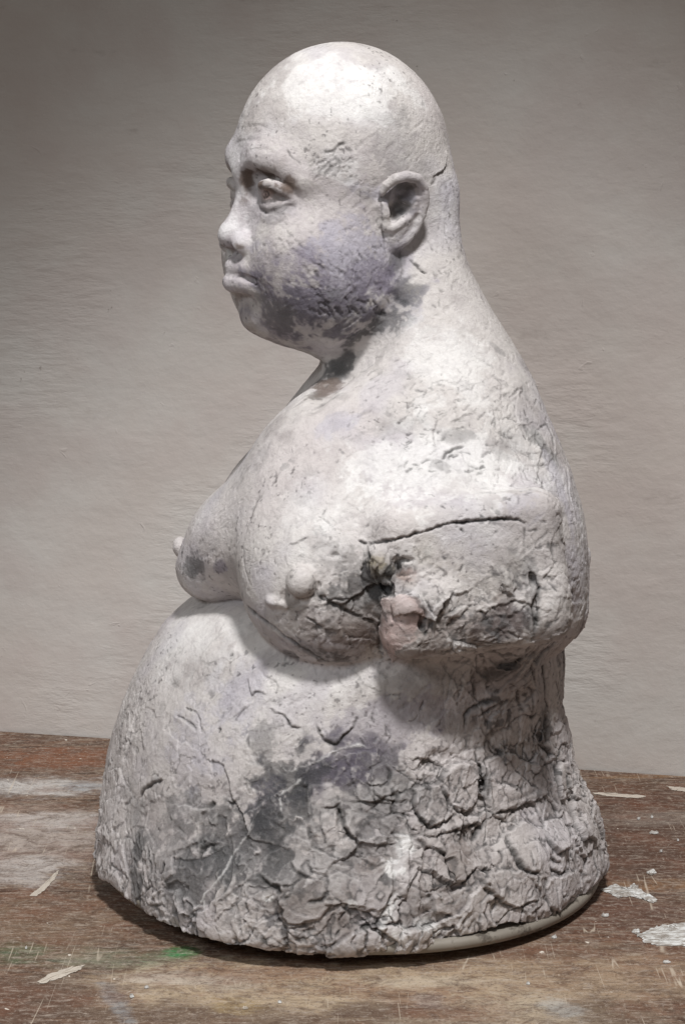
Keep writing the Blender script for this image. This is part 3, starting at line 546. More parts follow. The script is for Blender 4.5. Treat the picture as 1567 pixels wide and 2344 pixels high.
paint(925, 1935, 20, 26, 0, WH, 0.9, 0.3); paint(905, 1990, 26, 22, 0, WH, 0.9, 0.3); paint(885, 2095, 14, 50, -25, WH, 0.85, 0.3); paint(905, 2140, 24, 24, 0, WH, 0.8, 0.3); paint(610, 2055, 16, 9, 0, WH, 0.9, 0.2); paint(985, 2125, 34, 16, -20, WH, 0.7, 0.4); paint(800, 2075, 20, 12, 0, WH, 0.6, 0.4)
paint(1110, 1790, 16, 60, 0, CH, 0.7, 0.5); paint(1245, 1665, 20, 40, 0, CH, 0.7, 0.7); paint(1150, 1535, 50, 18, 30, CH, 0.6, 0.6)
_p, _n = hit([a[0] for a in PAINT], [a[1] for a in PAINT])
for i, (p, n) in enumerate(zip(_p, _n)):
    M = frame(n); a = PAINT[i][2]; PAINT[i] = (p, M[:, 0]*math.cos(a)+M[:, 1]*math.sin(a), -M[:, 0]*math.sin(a)+M[:, 1]*math.cos(a), n)+PAINT[i][3:]
print('paint', len(PAINT), time.time()-T0)

# ------------------------------------------------------------------ mesh of the figure
V, F = surface_nets((-0.24, -0.24, 0.0), (0.24, 0.24, 0.66), 0.0035)
V = snap(V, 2)
for lv in range(2):
    V, F = subdivide(V, F); V = snap(V, 1)
N = vnormals(V, F)
print('subdivided', len(V), time.time()-T0)

def polygon_mask(pts):                       # inside test in the tangent plane of a patch given in picture positions
    p, n = hit([a[0] for a in pts], [a[1] for a in pts]); c = p.mean(0); nn = n.mean(0); M = frame(nn)
    rad = np.linalg.norm(p-c, axis=1).max()+0.004
    q = V-c; idx = np.nonzero((np.einsum('ij,ij->i', q, q) < rad*rad) & (N@nn > 0))[0]
    w = q[idx]+0.0016*np.stack([noise(V[idx], 260, k) for k in (3, 4, 5)], -1)
    uv = np.stack([w@M[:, 0], w@M[:, 1]], 1); pu = np.stack([(p-c)@M[:, 0], (p-c)@M[:, 1]], 1)
    ins = np.zeros(len(uv), bool); dist = np.full(len(uv), 9.0)
    for a, b in zip(pu, np.roll(pu, -1, 0)):
        cr = ((a[1] > uv[:, 1]) != (b[1] > uv[:, 1])) & (uv[:, 0] < (b[0]-a[0])*(uv[:, 1]-a[1])/(b[1]-a[1]+1e-12)+a[0]); ins ^= cr
        t = np.clip(((uv-a)@(b-a))/((b-a)@(b-a)), 0, 1); dist = np.minimum(dist, np.linalg.norm(uv-a-t[:, None]*(b-a), axis=1))
    return idx, np.where(ins, dist, -dist), uv
def voronoi(p, s, seed, warp=0.35):
    q = p*s+warp*np.stack([fbm(p, s*0.9, 2, seed+k) for k in (0, 1, 2)], -1)*2
    base = np.floor(q).astype(np.int32); f1 = np.full(len(p), 9.0); f2 = f1.copy(); idx = np.zeros((len(p), 3), np.int32); vec = np.zeros((len(p), 3))
    for i in (-1, 0, 1):
        for j in (-1, 0, 1):
            for k in (-1, 0, 1):
                c = base+np.array([i, j, k]); a = (c+seed*7) & 63
                o = np.stack([LAT[a[:, 0], a[:, 1], a[:, 2]], LAT[a[:, 1], a[:, 2], a[:, 0]], LAT[a[:, 2], a[:, 0], a[:, 1]]], 1)*0.5+0.5
                v = q-c-o; d = (v*v).sum(1); m = d < f1
                f2 = np.where(m, f1, np.minimum(f2, d)); f1 = np.where(m, d, f1); idx[m] = a[m]; vec[m] = v[m]
    hsh = LAT[idx[:, 2], idx[:, 0], idx[:, 1]]; dr = np.stack([LAT[idx[:, 0], idx[:, 1], (idx[:, 2]+9) & 63], LAT[(idx[:, 0]+5) & 63, idx[:, 1], idx[:, 2]], LAT[idx[:, 0], (idx[:, 1]+3) & 63, idx[:, 2]]], 1)
    return np.sqrt(f1), np.sqrt(f2), hsh, (vec*dr).sum(1)
Z = V[:, 2]; X = V[:, 0]; PXY = to_px(V)
lowR = 1.1*sstep(0.17, 0.10, Z)*sstep(-0.05, 0.07, X)          # thick slabs on the right flank
lowA = sstep(0.085, 0.02, Z)                                # broken skirt all round
mid = sstep(0.20, 0.13, Z)
rough = np.clip(0.9*lowR+0.55*lowA+0.22*mid, 0, 1)
_p, _n = hit([795, 860, 1050, 1140, 1225, 1290, 960, 780, 1180, 1290, 1240], [1375, 1330, 1440, 1440, 1360, 1400, 1400, 1440, 1560, 1250, 1050])
for c_, r_, a_ in zip(_p, [0.020, 0.024, 0.03, 0.03, 0.022, 0.03, 0.028, 0.026, 0.05, 0.03, 0.03], [0.75, 0.9, 0.6, 0.8, 0.8, 0.5, 0.8, 0.5, 0.8, 0.35, 0.35]):
    rough = np.maximum(rough, a_*np.exp(-(((V-c_)**2).sum(1)/r_**2)))
h = np.zeros(len(V)); stain = np.zeros(len(V)); pale = np.zeros(len(V))
back = sstep(0.02, 0.16, X)*sstep(0.40, 0.30, Z); face = sstep(0.40, 0.44, Z)
RG = 0.0024*np.stack([fbm(V, 170, 3, 140+k) for k in (0, 1, 2)], -1)
def flakes(s, lv, seed, sharp=0.16, warp=0.006, st=(1, 1, 1)):      # overlapping torn layers: steep on one side, fading on the other
    q = V*np.array(st)+warp*np.stack([fbm(V, s*1.7, 3, seed+k) for k in (1, 2, 3)], -1)+RG*min(1.0, 24/s+0.3)
    q = (fbm(q, s, 2, seed)+1.2)*lv; fr = q-np.floor(q); lay = LAT[(np.floor(q).astype(int)*7+seed) & 63, 3, 5]
    return sstep(0, sharp, fr)*(1-fr)*(0.75+0.5*lay), np.exp(-(np.minimum(np.abs(fr-sharp*0.25), np.abs(1-fr)+0.02)/(sharp*0.45+0.012))**2)
h += 0.0030*fbm(V, 17, 3, 1)*(0.25+0.75*sstep(0.45, 0.35, Z))*(0.45+0.7*rough+0.3*back)
patch = sstep(-0.25, 0.35, fbm(V, 11, 3, 21)); patch2 = sstep(-0.15, 0.3, fbm(V, 26, 3, 23)); gate = sstep(-0.1, 0.35, fbm(V, 48, 2, 24))
a1, e1 = flakes(15, 4.5, 3, 0.055, 0.010, (1, 1, 0.8)); w1 = rough*1.0+0.10*mid*patch
h += 0.0030*w1*(a1-0.5); stain += 0.8*e1*np.clip(w1*1.2, 0, 1)*gate*patch
for s_, am_, sd_ in ((21, 0.0036, 3), (43, 0.0019, 5)):       # knapped planes: each tilted its own way, stepping at ragged joints
    f1, f2, hs, tl = voronoi(V+RG*0.8, s_, sd_, 0.30); e = f2-f1; h += am_*w1*(0.55*hs+1.0*tl); k = np.exp(-(e/0.030)**2)*sstep(0.0, 0.3, noise(V, 45, 9+sd_))*w1
    h -= 0.0012*k; stain += 0.7*k*gate
a2, e2 = flakes(36, 3.0, 13, 0.09, 0.006, (1, 1, 0.7)); w2 = rough*0.55+(0.24+0.42*back)*(1-face)*patch+0.09*face*patch
h += 0.0024*w2*(a2-0.5); stain += 0.75*e2*np.clip(w2*1.1, 0, 1)*patch2
a3, e3 = flakes(95, 2.4, 29, 0.16, 0.003, (1, 1, 0.8)); w3 = (0.40+0.15*rough+0.25*back)*patch2*(1-0.35*face)
h += 0.0009*w3*(a3-0.5); stain += 0.5*e3*np.clip(w3, 0, 1)*gate*patch
# dents from tool and thumb, drawn out slantwise
sl = V@np.array([[0.9, 0, 0.35], [0, 1, 0], [-0.35, 0, 0.9]]); st_ = sl*np.array([0.35, 1, 1.3])
dent = sstep(0.28, 0.62, fbm(st_, 75, 2, 51)); h -= 0.0010*dent*(0.5+rough+0.5*back)*(0.45+0.55*patch); stain += 0.16*dent*gate
st_ = (V@np.array([[0.8, 0, -0.6], [0, 1, 0], [0.6, 0, 0.8]]))*np.array([0.3, 1, 1.4]); dent2 = sstep(0.3, 0.6, fbm(st_, 150, 2, 53)); h -= 0.0006*dent2*(0.6+0.6*rough); stain += 0.12*dent2*gate
vs_ = fbm(V*np.array([1, 1, 0.22]), 120, 3, 57); h -= 0.0012*sstep(0.1, 0.5, vs_)*lowA; stain += 0.4*sstep(0.2, 0.5, vs_)*lowA*gate
h = np.where(Z > 0.4, h*(1-0.75*np.exp(-(np.linalg.norm(V-HP(0.085, 0.01, -0.09), axis=1)/0.026)**2)), h)
_q, _m = hit([690.0, 626.0], [1331.0, 1378.0]); h *= 1-0.85*np.exp(-(((V-_q[0])**2).sum(1)/0.013**2)); nipd = np.exp(-(((V-_q[0])**2).sum(1)/0.012**2))
hf = h.copy()
h += 0.0004*fbm(V, 90, 3, 31)*(0.50+0.6*rough)+0.00030*fbm(V, 330, 2, 33)*(0.5+rough)
m = sstep(0.2, 0.5, fbm(V, 120, 2, 41)*0.7+0.5*fbm(V, 30, 2, 43))*(0.35+rough)
h += 0.0006*m*noise(V, 500, 3)
SL = [([(1003, 1786), (1014, 1768), (1045, 1747), (1074, 1745), (1089, 1762), (1095, 1800), (1092, 1840), (1063, 1860), (1030, 1842), (1014, 1812)], 1.6),
      ([(948, 1801), (1002, 1794), (1016, 1822), (1043, 1859), (1010, 1880), (979, 1895), (955, 1870), (946, 1840)], 1.8),
      ([(956, 1905), (985, 1880), (1040, 1868), (1100, 1862), (1104, 1885), (1060, 1895), (1010, 1906)], 1.0),
      ([(1158, 1912), (1200, 1880), (1245, 1905), (1262, 1950), (1245, 1995), (1212, 1996), (1185, 1970)], 1.8),
      ([(1247, 1880), (1290, 1868), (1308, 1895), (1303, 1940), (1273, 1955), (1252, 1930)], 1.8),
      ([(1096, 2002), (1150, 1990), (1215, 2010), (1240, 2050), (1200, 2072), (1165, 2078), (1125, 2050)], 1.8),
      ([(1252, 2010), (1290, 2005), (1330, 1990), (1322, 2040), (1262, 2088), (1248, 2056)], 1.5),
      ([(710, 1800), (760, 1795), (772, 1840), (770, 1930), (735, 1948), (712, 1915), (700, 1860)], 1.3),
      ([(790, 1835), (880, 1838), (905, 1880), (880, 1935), (820, 1930), (792, 1895)], 1.1),
      ([(640, 2065), (690, 2010), (745, 2020), (752, 2075), (735, 2105), (690, 2120), (652, 2118)], 1.4),
      ([(454, 2100), (540, 2075), (552, 2140), (535, 2160), (470, 2158)], 1.3),
      ([(563, 2160), (600, 2105), (634, 2100), (655, 2165), (620, 2180)], 1.2),
      ([(1110, 1740), (1170, 1720), (1245, 1760), (1260, 1815), (1190, 1850), (1125, 1860), (1112, 1800)], 1.0),
      ([(877, 1366), (926, 1356), (965, 1376), (972, 1415), (945, 1467), (911, 1487), (892, 1524), (875, 1464), (875, 1406)], 1.6),
      ([(1148, 1320), (1162, 1298), (1180, 1335), (1172, 1360), (1152, 1350)], 1.4),
      ([(1040, 2040), (1100, 2020), (1118, 2060), (1140, 2090), (1060, 2100), (1000, 2090), (990, 2050)], 1.0),
      ([(800, 1960), (890, 1960), (900, 2040), (870, 2090), (800, 2080)], 0.9),
      ([(340, 1830), (470, 1850), (460, 1930), (380, 1960), (330, 1900)], 0.8)]
g2a = np.clip(fbm(V, 110, 2, 91)*1.6, -1, 1)
SLAB = np.full(len(V), -1, np.int32)
for si, (pts, hh) in enumerate(SL):
    idx, sd, uv = polygon_mask(pts); q = np.random.RandomState(50+si); tilt = uv@q.randn(2)*0.035
    m = sstep(-0.0005, 0.0006, sd+0.0012*g2a[idx]); h[idx] = h[idx]*(1-0.55*m)+m*(hh*0.5e-3+tilt*1.5); stain[idx] += 0.2*np.exp(-((sd+0.0007)/0.0008)**2)
    g = sd > 0.0002; SLAB[idx[g]] = si
PINK = polygon_mask(SL[13][0])
# lines: sort vertices on a coarse hash so each line only looks at its own neighbourhood
CELL = 0.02; key = np.floor(V/CELL).astype(np.int64)+40; hk = (key[:, 0]*128+key[:, 1])*128+key[:, 2]; order = np.argsort(hk, kind='stable'); sk = hk[order]
wp = 0.0011*np.stack([fbm(V, 190, 2, 60+k) for k in (0, 1, 2)], -1)+0.0005*np.stack([noise(V, 700, 70+k) for k in (0, 1, 2)], -1)
VW = V+wp
cut = np.zeros(len(V)); bump = np.zeros(len(V))
for (p, w, dep, dark, lip, L, col) in RL.polys:
    mg = max(3*w, 2.2*L if lip else 0)+0.002
    lo = np.floor((p.min(0)-mg)/CELL).astype(int)+40; hi = np.floor((p.max(0)+mg)/CELL).astype(int)+40
    idx = []
    for i in range(lo[0], hi[0]+1):
        for j in range(lo[1], hi[1]+1):
            a = np.searchsorted(sk, (i*128+j)*128+lo[2]); b = np.searchsorted(sk, (i*128+j)*128+hi[2]+1)
            if b > a: idx.append(order[a:b])
    if not idx: continue
    idx = np.concatenate(idx); Q = VW[idx]; best = np.full(len(idx), 9.0); side = np.zeros(len(idx)); along = np.zeros(len(idx)); tt = 0.0
    seg = np.linalg.norm(p[1:]-p[:-1], axis=1); tot = seg.sum()+1e-9
    for a, b, l in zip(p[:-1], p[1:], seg):
        ab = b-a; t = np.clip((Q-a)@ab/(ab@ab+1e-12), 0, 1); r = Q-a-t[:, None]*ab; d = np.linalg.norm(r, axis=1); m = d < best
        best[m] = d[m]; along[m] = (tt+t[m]*l)/tot; tt += l
        side[m] = (np.cross(N[idx[m]], ab/(l+1e-9))*r[m]).sum(1)
    taper = np.clip(np.minimum(along, 1-along)*6+0.25, 0, 1); ww = w*(0.65+0.6*taper)*0.7*(1+0.5*g2a[idx])
    prof = np.exp(-(best/ww)**2)*taper*(0.75+0.4*g2a[idx])
    if dep >= 0: cut[idx] = np.maximum(cut[idx], dep*prof)
    else: bump[idx] = np.maximum(bump[idx], -dep*prof)
    if dark > 0: stain[idx] = np.maximum(stain[idx], dark*np.exp(-(best/(ww*1.15))**2)*taper*np.clip(0.62+0.6*g2a[idx], 0.1, 1))
    elif dark < 0: pale[idx] = np.maximum(pale[idx], -dark*prof)
    if lip:
        s2 = side*np.sign(lip); h[idx] += 1.3*abs(lip)*sstep(-0.3*w, 0.7*w, s2)*np.exp(-np.maximum(s2, 0)/L)*np.exp(-(best/(L*1.6))**2)*np.clip(np.minimum(along, 1-along)*5, 0, 1)
h += bump-cut
h = np.where(PXY[:, 1] < 620, h*0.85, h)
h += 0.0008*rough; h *= sstep(-0.002, 0.006, Z)*0.6+0.4
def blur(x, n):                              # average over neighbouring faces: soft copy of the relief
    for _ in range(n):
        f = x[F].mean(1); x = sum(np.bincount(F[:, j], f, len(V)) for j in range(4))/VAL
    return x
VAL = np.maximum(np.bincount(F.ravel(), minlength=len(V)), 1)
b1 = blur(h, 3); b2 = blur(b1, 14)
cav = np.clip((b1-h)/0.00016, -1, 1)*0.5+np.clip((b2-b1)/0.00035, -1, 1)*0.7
V2 = V+N*h[:, None]; V2[:, 2] = np.maximum(V2[:, 2], 0.0108+0.0030*fbm(V, 45, 3, 95)+0.006*sstep(0.1, 0.7, noise(V, 13, 97))+0.026*np.maximum(-(V[:, 0]+0.03), 0)+0.004*sstep(0.02, 0.12, V[:, 0]))
print('relief', time.time()-T0)
# colour
col = np.tile(np.array([0.625, 0.592, 0.575]), (len(V), 1))
def mix(c, amt): 
    global col
    amt = np.clip(amt, 0, 1)[:, None]; col = col*(1-amt)+np.array(c)*amt
mix((0.60, 0.545, 0.545), 0.6*sstep(-0.1, 0.5, fbm(V, 9, 3, 80))); mix((0.55, 0.53, 0.58), 0.6*sstep(0.0, 0.5, fbm(V, 14, 3, 81))); mix(WH, 0.45*sstep(0.05, 0.5, fbm(V, 18, 4, 82))*sstep(0.1, 0.25, Z)); mix((0.40, 0.365, 0.36), 0.6*sstep(0.1, 0.45, fbm(sl*np.array([0.5, 1, 1.2]), 32, 4, 87))); mix((0.50, 0.47, 0.53), 0.35*sstep(0.1, 0.4, fbm(V, 22, 3, 96)))
mix((0.50, 0.455, 0.445), 0.45*sstep(0.22, 0.10, Z)); mix((0.38, 0.345, 0.34), 0.4*sstep(0.15, 0.02, Z)*sstep(-0.2, 0.4, fbm(V, 25, 3, 83)))
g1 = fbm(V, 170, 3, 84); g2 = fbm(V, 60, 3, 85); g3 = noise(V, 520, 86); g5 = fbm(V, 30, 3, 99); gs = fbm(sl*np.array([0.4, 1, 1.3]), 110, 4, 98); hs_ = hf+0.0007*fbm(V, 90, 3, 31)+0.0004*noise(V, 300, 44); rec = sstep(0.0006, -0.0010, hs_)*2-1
for (p, u, v, n, rx, ry, c, amt, grit, sc) in PAINT:
    q = V-p; R0 = max(rx, ry)*2.1; idx = np.nonzero((np.abs(q[:, 0]) < R0) & (np.abs(q[:, 1]) < R0) & (np.abs(q[:, 2]) < R0))[0]
    idx = idx[(N[idx]@n > -0.2)]
    if len(idx) == 0: continue
    q = q[idx]; r = np.sqrt((q@u/rx)**2+(q@v/ry)**2+(q@n/(max(rx, ry)*1.3))**2)+0.38*g2[idx]
    m = sstep(1.5, 0.1, r+0.42*gs[idx]+0.62*g5[idx]+0.35*g2[idx]); gr = sstep(-0.10, 0.14, 0.50*gs[idx]+0.50*g1[idx]+0.22*rec[idx]+0.18*g3[idx]+(m-0.52)*0.95); grit = 0.45+0.5*grit
    m = np.clip(amt*sstep(0, 0.5, m)*((1-grit)*m+grit*gr*(0.50+0.50*m)), 0, 1)[:, None]
    col[idx] = col[idx]*(1-m)+c*m
idx, sd, uv = PINK; m = (sstep(-0.0005, 0.001, sd)*np.clip(0.5+0.6*g2[idx]+0.4*gs[idx], 0.1, 0.9))[:, None]; col[idx] = col[idx]*(1-m)+np.array((0.54, 0.40, 0.37))*m
mix((0.84, 0.83, 0.82), np.clip(pale, 0, 1)*0.8)
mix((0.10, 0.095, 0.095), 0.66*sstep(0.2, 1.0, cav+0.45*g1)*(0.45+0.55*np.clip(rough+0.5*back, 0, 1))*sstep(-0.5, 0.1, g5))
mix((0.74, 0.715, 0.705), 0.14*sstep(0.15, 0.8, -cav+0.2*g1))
mix((0.05, 0.048, 0.046), np.clip(stain*1.25, 0, 0.96)*(0.80+0.20*g3))
mix((0.70, 0.66, 0.645), 0.5*nipd); sp = sstep(0.42, 0.55, fbm(V, 330, 2, 88)); mix((0.10, 0.09, 0.09), 0.6*sp*sstep(-0.1, 0.3, fbm(V, 16, 2, 89)))
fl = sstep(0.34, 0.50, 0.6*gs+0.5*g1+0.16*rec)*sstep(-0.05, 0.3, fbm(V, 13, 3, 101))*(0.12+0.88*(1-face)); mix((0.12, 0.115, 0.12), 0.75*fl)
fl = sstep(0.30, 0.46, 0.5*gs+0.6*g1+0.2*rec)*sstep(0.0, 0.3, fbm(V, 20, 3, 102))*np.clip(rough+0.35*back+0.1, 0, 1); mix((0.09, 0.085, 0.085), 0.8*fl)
print('colour', time.time()-T0)

# ------------------------------------------------------------------ materials
def nodes(mat):
    mat.use_nodes = True; nt = mat.node_tree; nt.nodes.clear()
    out = nt.nodes.new('ShaderNodeOutputMaterial'); b = nt.nodes.new('ShaderNodeBsdfPrincipled'); nt.links.new(b.outputs[0], out.inputs[0]); return nt, b
class NT:
    def __init__(s, name): s.m = bpy.data.materials.new(name); s.nt, s.b = nodes(s.m); s.tc = s.nt.nodes.new('ShaderNodeTexCoord').outputs['Object']
    def n(s, t, **kw):
        x = s.nt.nodes.new(t)
        for k, v in kw.items(): setattr(x, k, v)
        return x
    def l(s, a, b): s.nt.links.new(a, b)
    def mapping(s, scale=(1, 1, 1), rot=(0, 0, 0), loc=(0, 0, 0), src=None):
        x = s.n('ShaderNodeMapping'); x.inputs['Scale'].default_value = scale; x.inputs['Rotation'].default_value = rot; x.inputs['Location'].default_value = loc; s.l(src or s.tc, x.inputs[0]); return x.outputs[0]
    def noise(s, scale, detail=4, rough=0.55, vec=None, dist=0.0):
        x = s.n('ShaderNodeTexNoise'); x.inputs['Scale'].default_value = scale; x.inputs['Detail'].default_value = detail; x.inputs['Roughness'].default_value = rough; x.inputs['Distortion'].default_value = dist
        s.l(vec or s.tc, x.inputs['Vector']); return x.outputs['Fac']
    def ramp(s, f, a, b, lo=0.0, hi=1.0):
        x = s.n('ShaderNodeMapRange'); x.interpolation_type = 'SMOOTHSTEP'; s.l(f, x.inputs[0])
        for k, v in zip((1, 2, 3, 4), (a, b, lo, hi)): x.inputs[k].default_value = v
        return x.outputs[0]
    def math(s, op, a, b=None):
        x = s.n('ShaderNodeMath', operation=op)
        for k, v in enumerate((a, b)):
            if v is None: continue
            if isinstance(v, (int, float)): x.inputs[k].default_value = v
            else: s.l(v, x.inputs[k])
        return x.outputs[0]
    def mix(s, f, a, b, kind='MIX'):
        x = s.n('ShaderNodeMix', data_type='RGBA', blend_type=kind)
        for k, v in ((0, f), (6, a), (7, b)):
            if isinstance(v, (int, float)): x.inputs[k].default_value = v
            elif isinstance(v, tuple): x.inputs[k].default_value = (*v[:3], 1)
            else: s.l(v, x.inputs[k])
        return x.outputs[2]
    def bump(s, f, dist, strength=1.0, nrm=None):
        x = s.n('ShaderNodeBump'); x.inputs['Distance'].default_value = dist; x.inputs['Strength'].default_value = strength; s.l(f, x.inputs['Height'])
        if nrm: s.l(nrm, x.inputs['Normal'])
        return x.outputs[0]
    def blob(s, c, r, ang=0.0, ns=None, amt=0.6, soft=0.5):        # soft patch on the table: centre, half sizes
        mp = s.n('ShaderNodeVectorMath', operation='SUBTRACT'); s.l(s.tc, mp.inputs[0]); mp.inputs[1].default_value = tuple(c)
        rt = s.n('ShaderNodeMapping'); rt.inputs['Rotation'].default_value = (0, 0, -ang); s.l(mp.outputs[0], rt.inputs[0])
        sc = s.n('ShaderNodeVectorMath', operation='MULTIPLY'); s.l(rt.outputs[0], sc.inputs[0]); sc.inputs[1].default_value = (1/r[0], 1/r[1], 0)
        ln = s.n('ShaderNodeVectorMath', operation='LENGTH'); s.l(sc.outputs[0], ln.inputs[0])
        v = s.math('ADD', ln.outputs['Value'], s.math('MULTIPLY', s.math('SUBTRACT', ns, 0.5), amt*2))
        return s.ramp(v, 1.0+soft*0.5, 1.0-soft, 0.0, 1.0)
P_ = NT('painted_plaster')
ca = P_.n('ShaderNodeVertexColor', layer_name='pigment_shade').outputs[0]
f1_ = P_.noise(260, 5, 0.7); f2_ = P_.noise(1100, 3, 0.6)
f3_ = P_.noise(70, 6, 0.7, None, 0.6)
c = P_.mix(P_.ramp(f1_, 0.4, 0.7, 0.0, 0.22), ca, (0.55, 0.53, 0.53), 'MULTIPLY'); c = P_.mix(P_.ramp(f3_, 0.45, 0.68, 0.0, 0.35), c, (0.66, 0.64, 0.66), 'MULTIPLY')
c = P_.mix(P_.ramp(f2_, 0.5, 0.8, 0.0, 0.08), c, (0.90, 0.89, 0.88), 'SCREEN')
P_.l(c, P_.b.inputs['Base Color']); P_.b.inputs['Roughness'].default_value = 0.82; P_.b.inputs['Specular IOR Level'].default_value = 0.25
bn = P_.bump(P_.noise(150, 8, 0.75, None, 0.3), 0.0018, 0.6); bn = P_.bump(P_.noise(420, 6, 0.7), 0.0009, 0.8, bn); bn = P_.bump(P_.noise(1500, 3, 0.6), 0.0002, 0.6, bn); P_.l(bn, P_.b.inputs['Normal'])

Rm = NT('smooth_cast_rim'); c = Rm.mix(Rm.noise(30, 4), (0.16, 0.14, 0.115), (0.34, 0.31, 0.27)); c = Rm.mix(Rm.ramp(Rm.noise(60, 5, 0.7), 0.5, 0.64), c, (0.10, 0.085, 0.07)); Rm.l(c, Rm.b.inputs['Base Color']); Rm.b.inputs['Roughness'].default_value = 0.6
Rm.l(Rm.bump(Rm.noise(120, 4), 0.0006, 0.5), Rm.b.inputs['Normal'])

# ------------------------------------------------------------------ split into parts and link
def tag(o, label=None, cat=None, group=None, kind=None):
    if label: o['label'] = label
    if cat: o['category'] = cat
    if group: o['group'] = group
    if kind: o['kind'] = kind
    return o
def empty(name, loc=(0, 0, 0)):
    o = bpy.data.objects.new(name, None); C.collection.objects.link(o); o.location = loc; o.empty_display_size = 0.05; return o
bust = tag(empty('plaster_bust'), 'rough white plaster bust of a bald heavy man, facing left on a stained table', 'sculpture')
NF_ = vnormals(V2, F)
FC = V[F].mean(1); FS = SLAB[F]; fpx = to_px(FC); pid = np.zeros(len(F), np.int32)
same = (FS == FS[:, :1]).all(1) & (FS[:, 0] >= 0); pid[same] = 10+FS[same, 0]
q = (FC-EARP)@EM; ear = (np.abs(q[:, 0]-0.003) < 0.030) & (np.abs(q[:, 1]) < 0.034) & (q[:, 2] > 0.0012) & (q[:, 2] < 0.04) & (fpx[:, 0] > 866) & (fpx[:, 0] < 990) & (fpx[:, 1] > 392) & (fpx[:, 1] < 585) & (FC[:, 1] < 0)
pid[ear] = 1
for s in (1, -1):
    e = np.linalg.norm((FC-HP(0.0650, s*0.0300, -0.0250))@HM/np.array([0.0139, 0.0144, 0.0139]), axis=1) < 1.0
    pid[e] = 2 if s == 1 else 3
nip = hit([690.0], [1331.0])[0][0]; pid[(np.linalg.norm(FC-nip, axis=1) < 0.0125) & (np.linalg.norm(FC-nip, axis=1) > 0)] = np.where(True, 4, 4)
# the nipple keeps only what stands proud of the breast
pid[np.linalg.norm(FC-W(412, 1252, 0.012), axis=1) < 0.0085] = 5
NAMES = {0: 'body', 1: 'ear', 2: 'eyeball', 3: 'eyeball', 4: 'nipple', 5: 'nipple'}
for k in np.unique(pid):
    f = F[pid == k]
    if len(f) < 20: continue
    used, inv = np.unique(f.ravel(), return_inverse=True)
    me = to_mesh(NAMES.get(int(k), 'clay_slab'), V2[used], inv.reshape(f.shape), P_.m, {'pigment_shade': col[used]})
    me.normals_split_custom_set_from_vertices([tuple(x) for x in NF_[used]]) if k else None
    o = bpy.data.objects.new(NAMES.get(int(k), 'clay_slab'), me); C.collection.objects.link(o); o.parent = bust
    if k == 23: o['label'] = 'pinkish pressed slab of clay below the armpit crack'
print('parts', time.time()-T0)

# ------------------------------------------------------------------ smooth cast rim under the skirt, standing on a smaller foot
def disc(name, rx, ry, z0, z1, mat, parent, cx=0.0, cy=0.0, tilt=(0, 0), n=160, bev=0.003, jit=0.0012):
    q = np.random.RandomState(4); ang = np.linspace(0, 2*math.pi, n, endpoint=False)
    wob = 1+jit*8*(np.sin(3*ang+1)+0.6*np.sin(5*ang))*0.3
    rings = [(0.0, z1), (1-bev*8, z1), (1-bev*2, z1-bev*0.3), (1.0, z1-bev), (1.0, z0+bev), (1-bev*2, z0), (0.0, z0)]
    vs = []
    for s, z in rings:
        for a, w_ in zip(ang, wob):
            x = cx+rx*s*w_*math.cos(a); y = cy+ry*s*w_*math.sin(a); vs.append((x, y, z+tilt[0]*(x-cx)+tilt[1]*(y-cy)))
    fs = [(i*n+j, i*n+(j+1) % n, (i+1)*n+(j+1) % n, (i+1)*n+j) for i in range(len(rings)-1) for j in range(n)]
    o = bpy.data.objects.new(name, to_mesh(name, np.array(vs), np.array(fs)[:, ::-1], mat)); C.collection.objects.link(o); o.parent = parent; return o
BCX = (W(219, 1960)[0]+W(1387, 1960)[0])/2
disc('base_rim', 0.1965, 0.1945, 0.0118, 0.0200, Rm.m, bust, BCX, -0.009, (-0.030, 0.0))
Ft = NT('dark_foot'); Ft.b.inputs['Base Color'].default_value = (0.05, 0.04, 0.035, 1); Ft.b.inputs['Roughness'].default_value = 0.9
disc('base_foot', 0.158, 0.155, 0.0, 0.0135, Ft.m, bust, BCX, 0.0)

# ------------------------------------------------------------------ table top: worn, paint stained boards
def on_table(px, py, z=0.0):
    d = ray([px], [py])[0]; t = (z-CAM[2])/d[2]; return CAM+d*t
# wall line through the two ends of the back edge of the table
A_ = on_table(0, 1672); B_ = on_table(1567, 1775); wd = (B_-A_)/np.linalg.norm(B_-A_); wyaw = math.atan2(wd[1], wd[0]); wn = np.array([wd[1], -wd[0], 0])
T = NT('worn_tabletop')
big = T.noise(7, 5, 0.6); g = T.mapping((6, 60, 1), (0, 0, -wyaw)); grain = T.noise(4, 7, 0.72, g, 0.4); med = T.noise(34, 6, 0.65); fine = T.noise(260, 5, 0.75)
g3 = T.mapping((9, 20, 1), (0, 0, -wyaw+0.1)); pat = T.noise(6, 7, 0.75, g3, 0.8)
warp = T.math('ADD', T.math('MULTIPLY', T.noise(22, 9, 0.72, T.mapping((1, 2.2, 1), (0, 0, -wyaw))), 0.6), T.math('MULTIPLY', pat, 0.4))
c = T.mix(T.ramp(grain, 0.40, 0.60), (0.045, 0.025, 0.017), (0.185, 0.105, 0.066))
c = T.mix(T.math('MULTIPLY', T.ramp(pat, 0.48, 0.60), 0.55), c, (0.34, 0.27, 0.21))
def dab(px, py, rx, ry, ang, colr, amt, soft=0.45, namt=1.9, ns=None):
    global c
    p = on_table(px, py); s = 1/2900.0
    m = T.blob(p, (rx*s, ry*s/0.33), R(ang), ns or warp, namt, soft)
    c = T.mix(T.math('MULTIPLY', m, amt), c, colr)
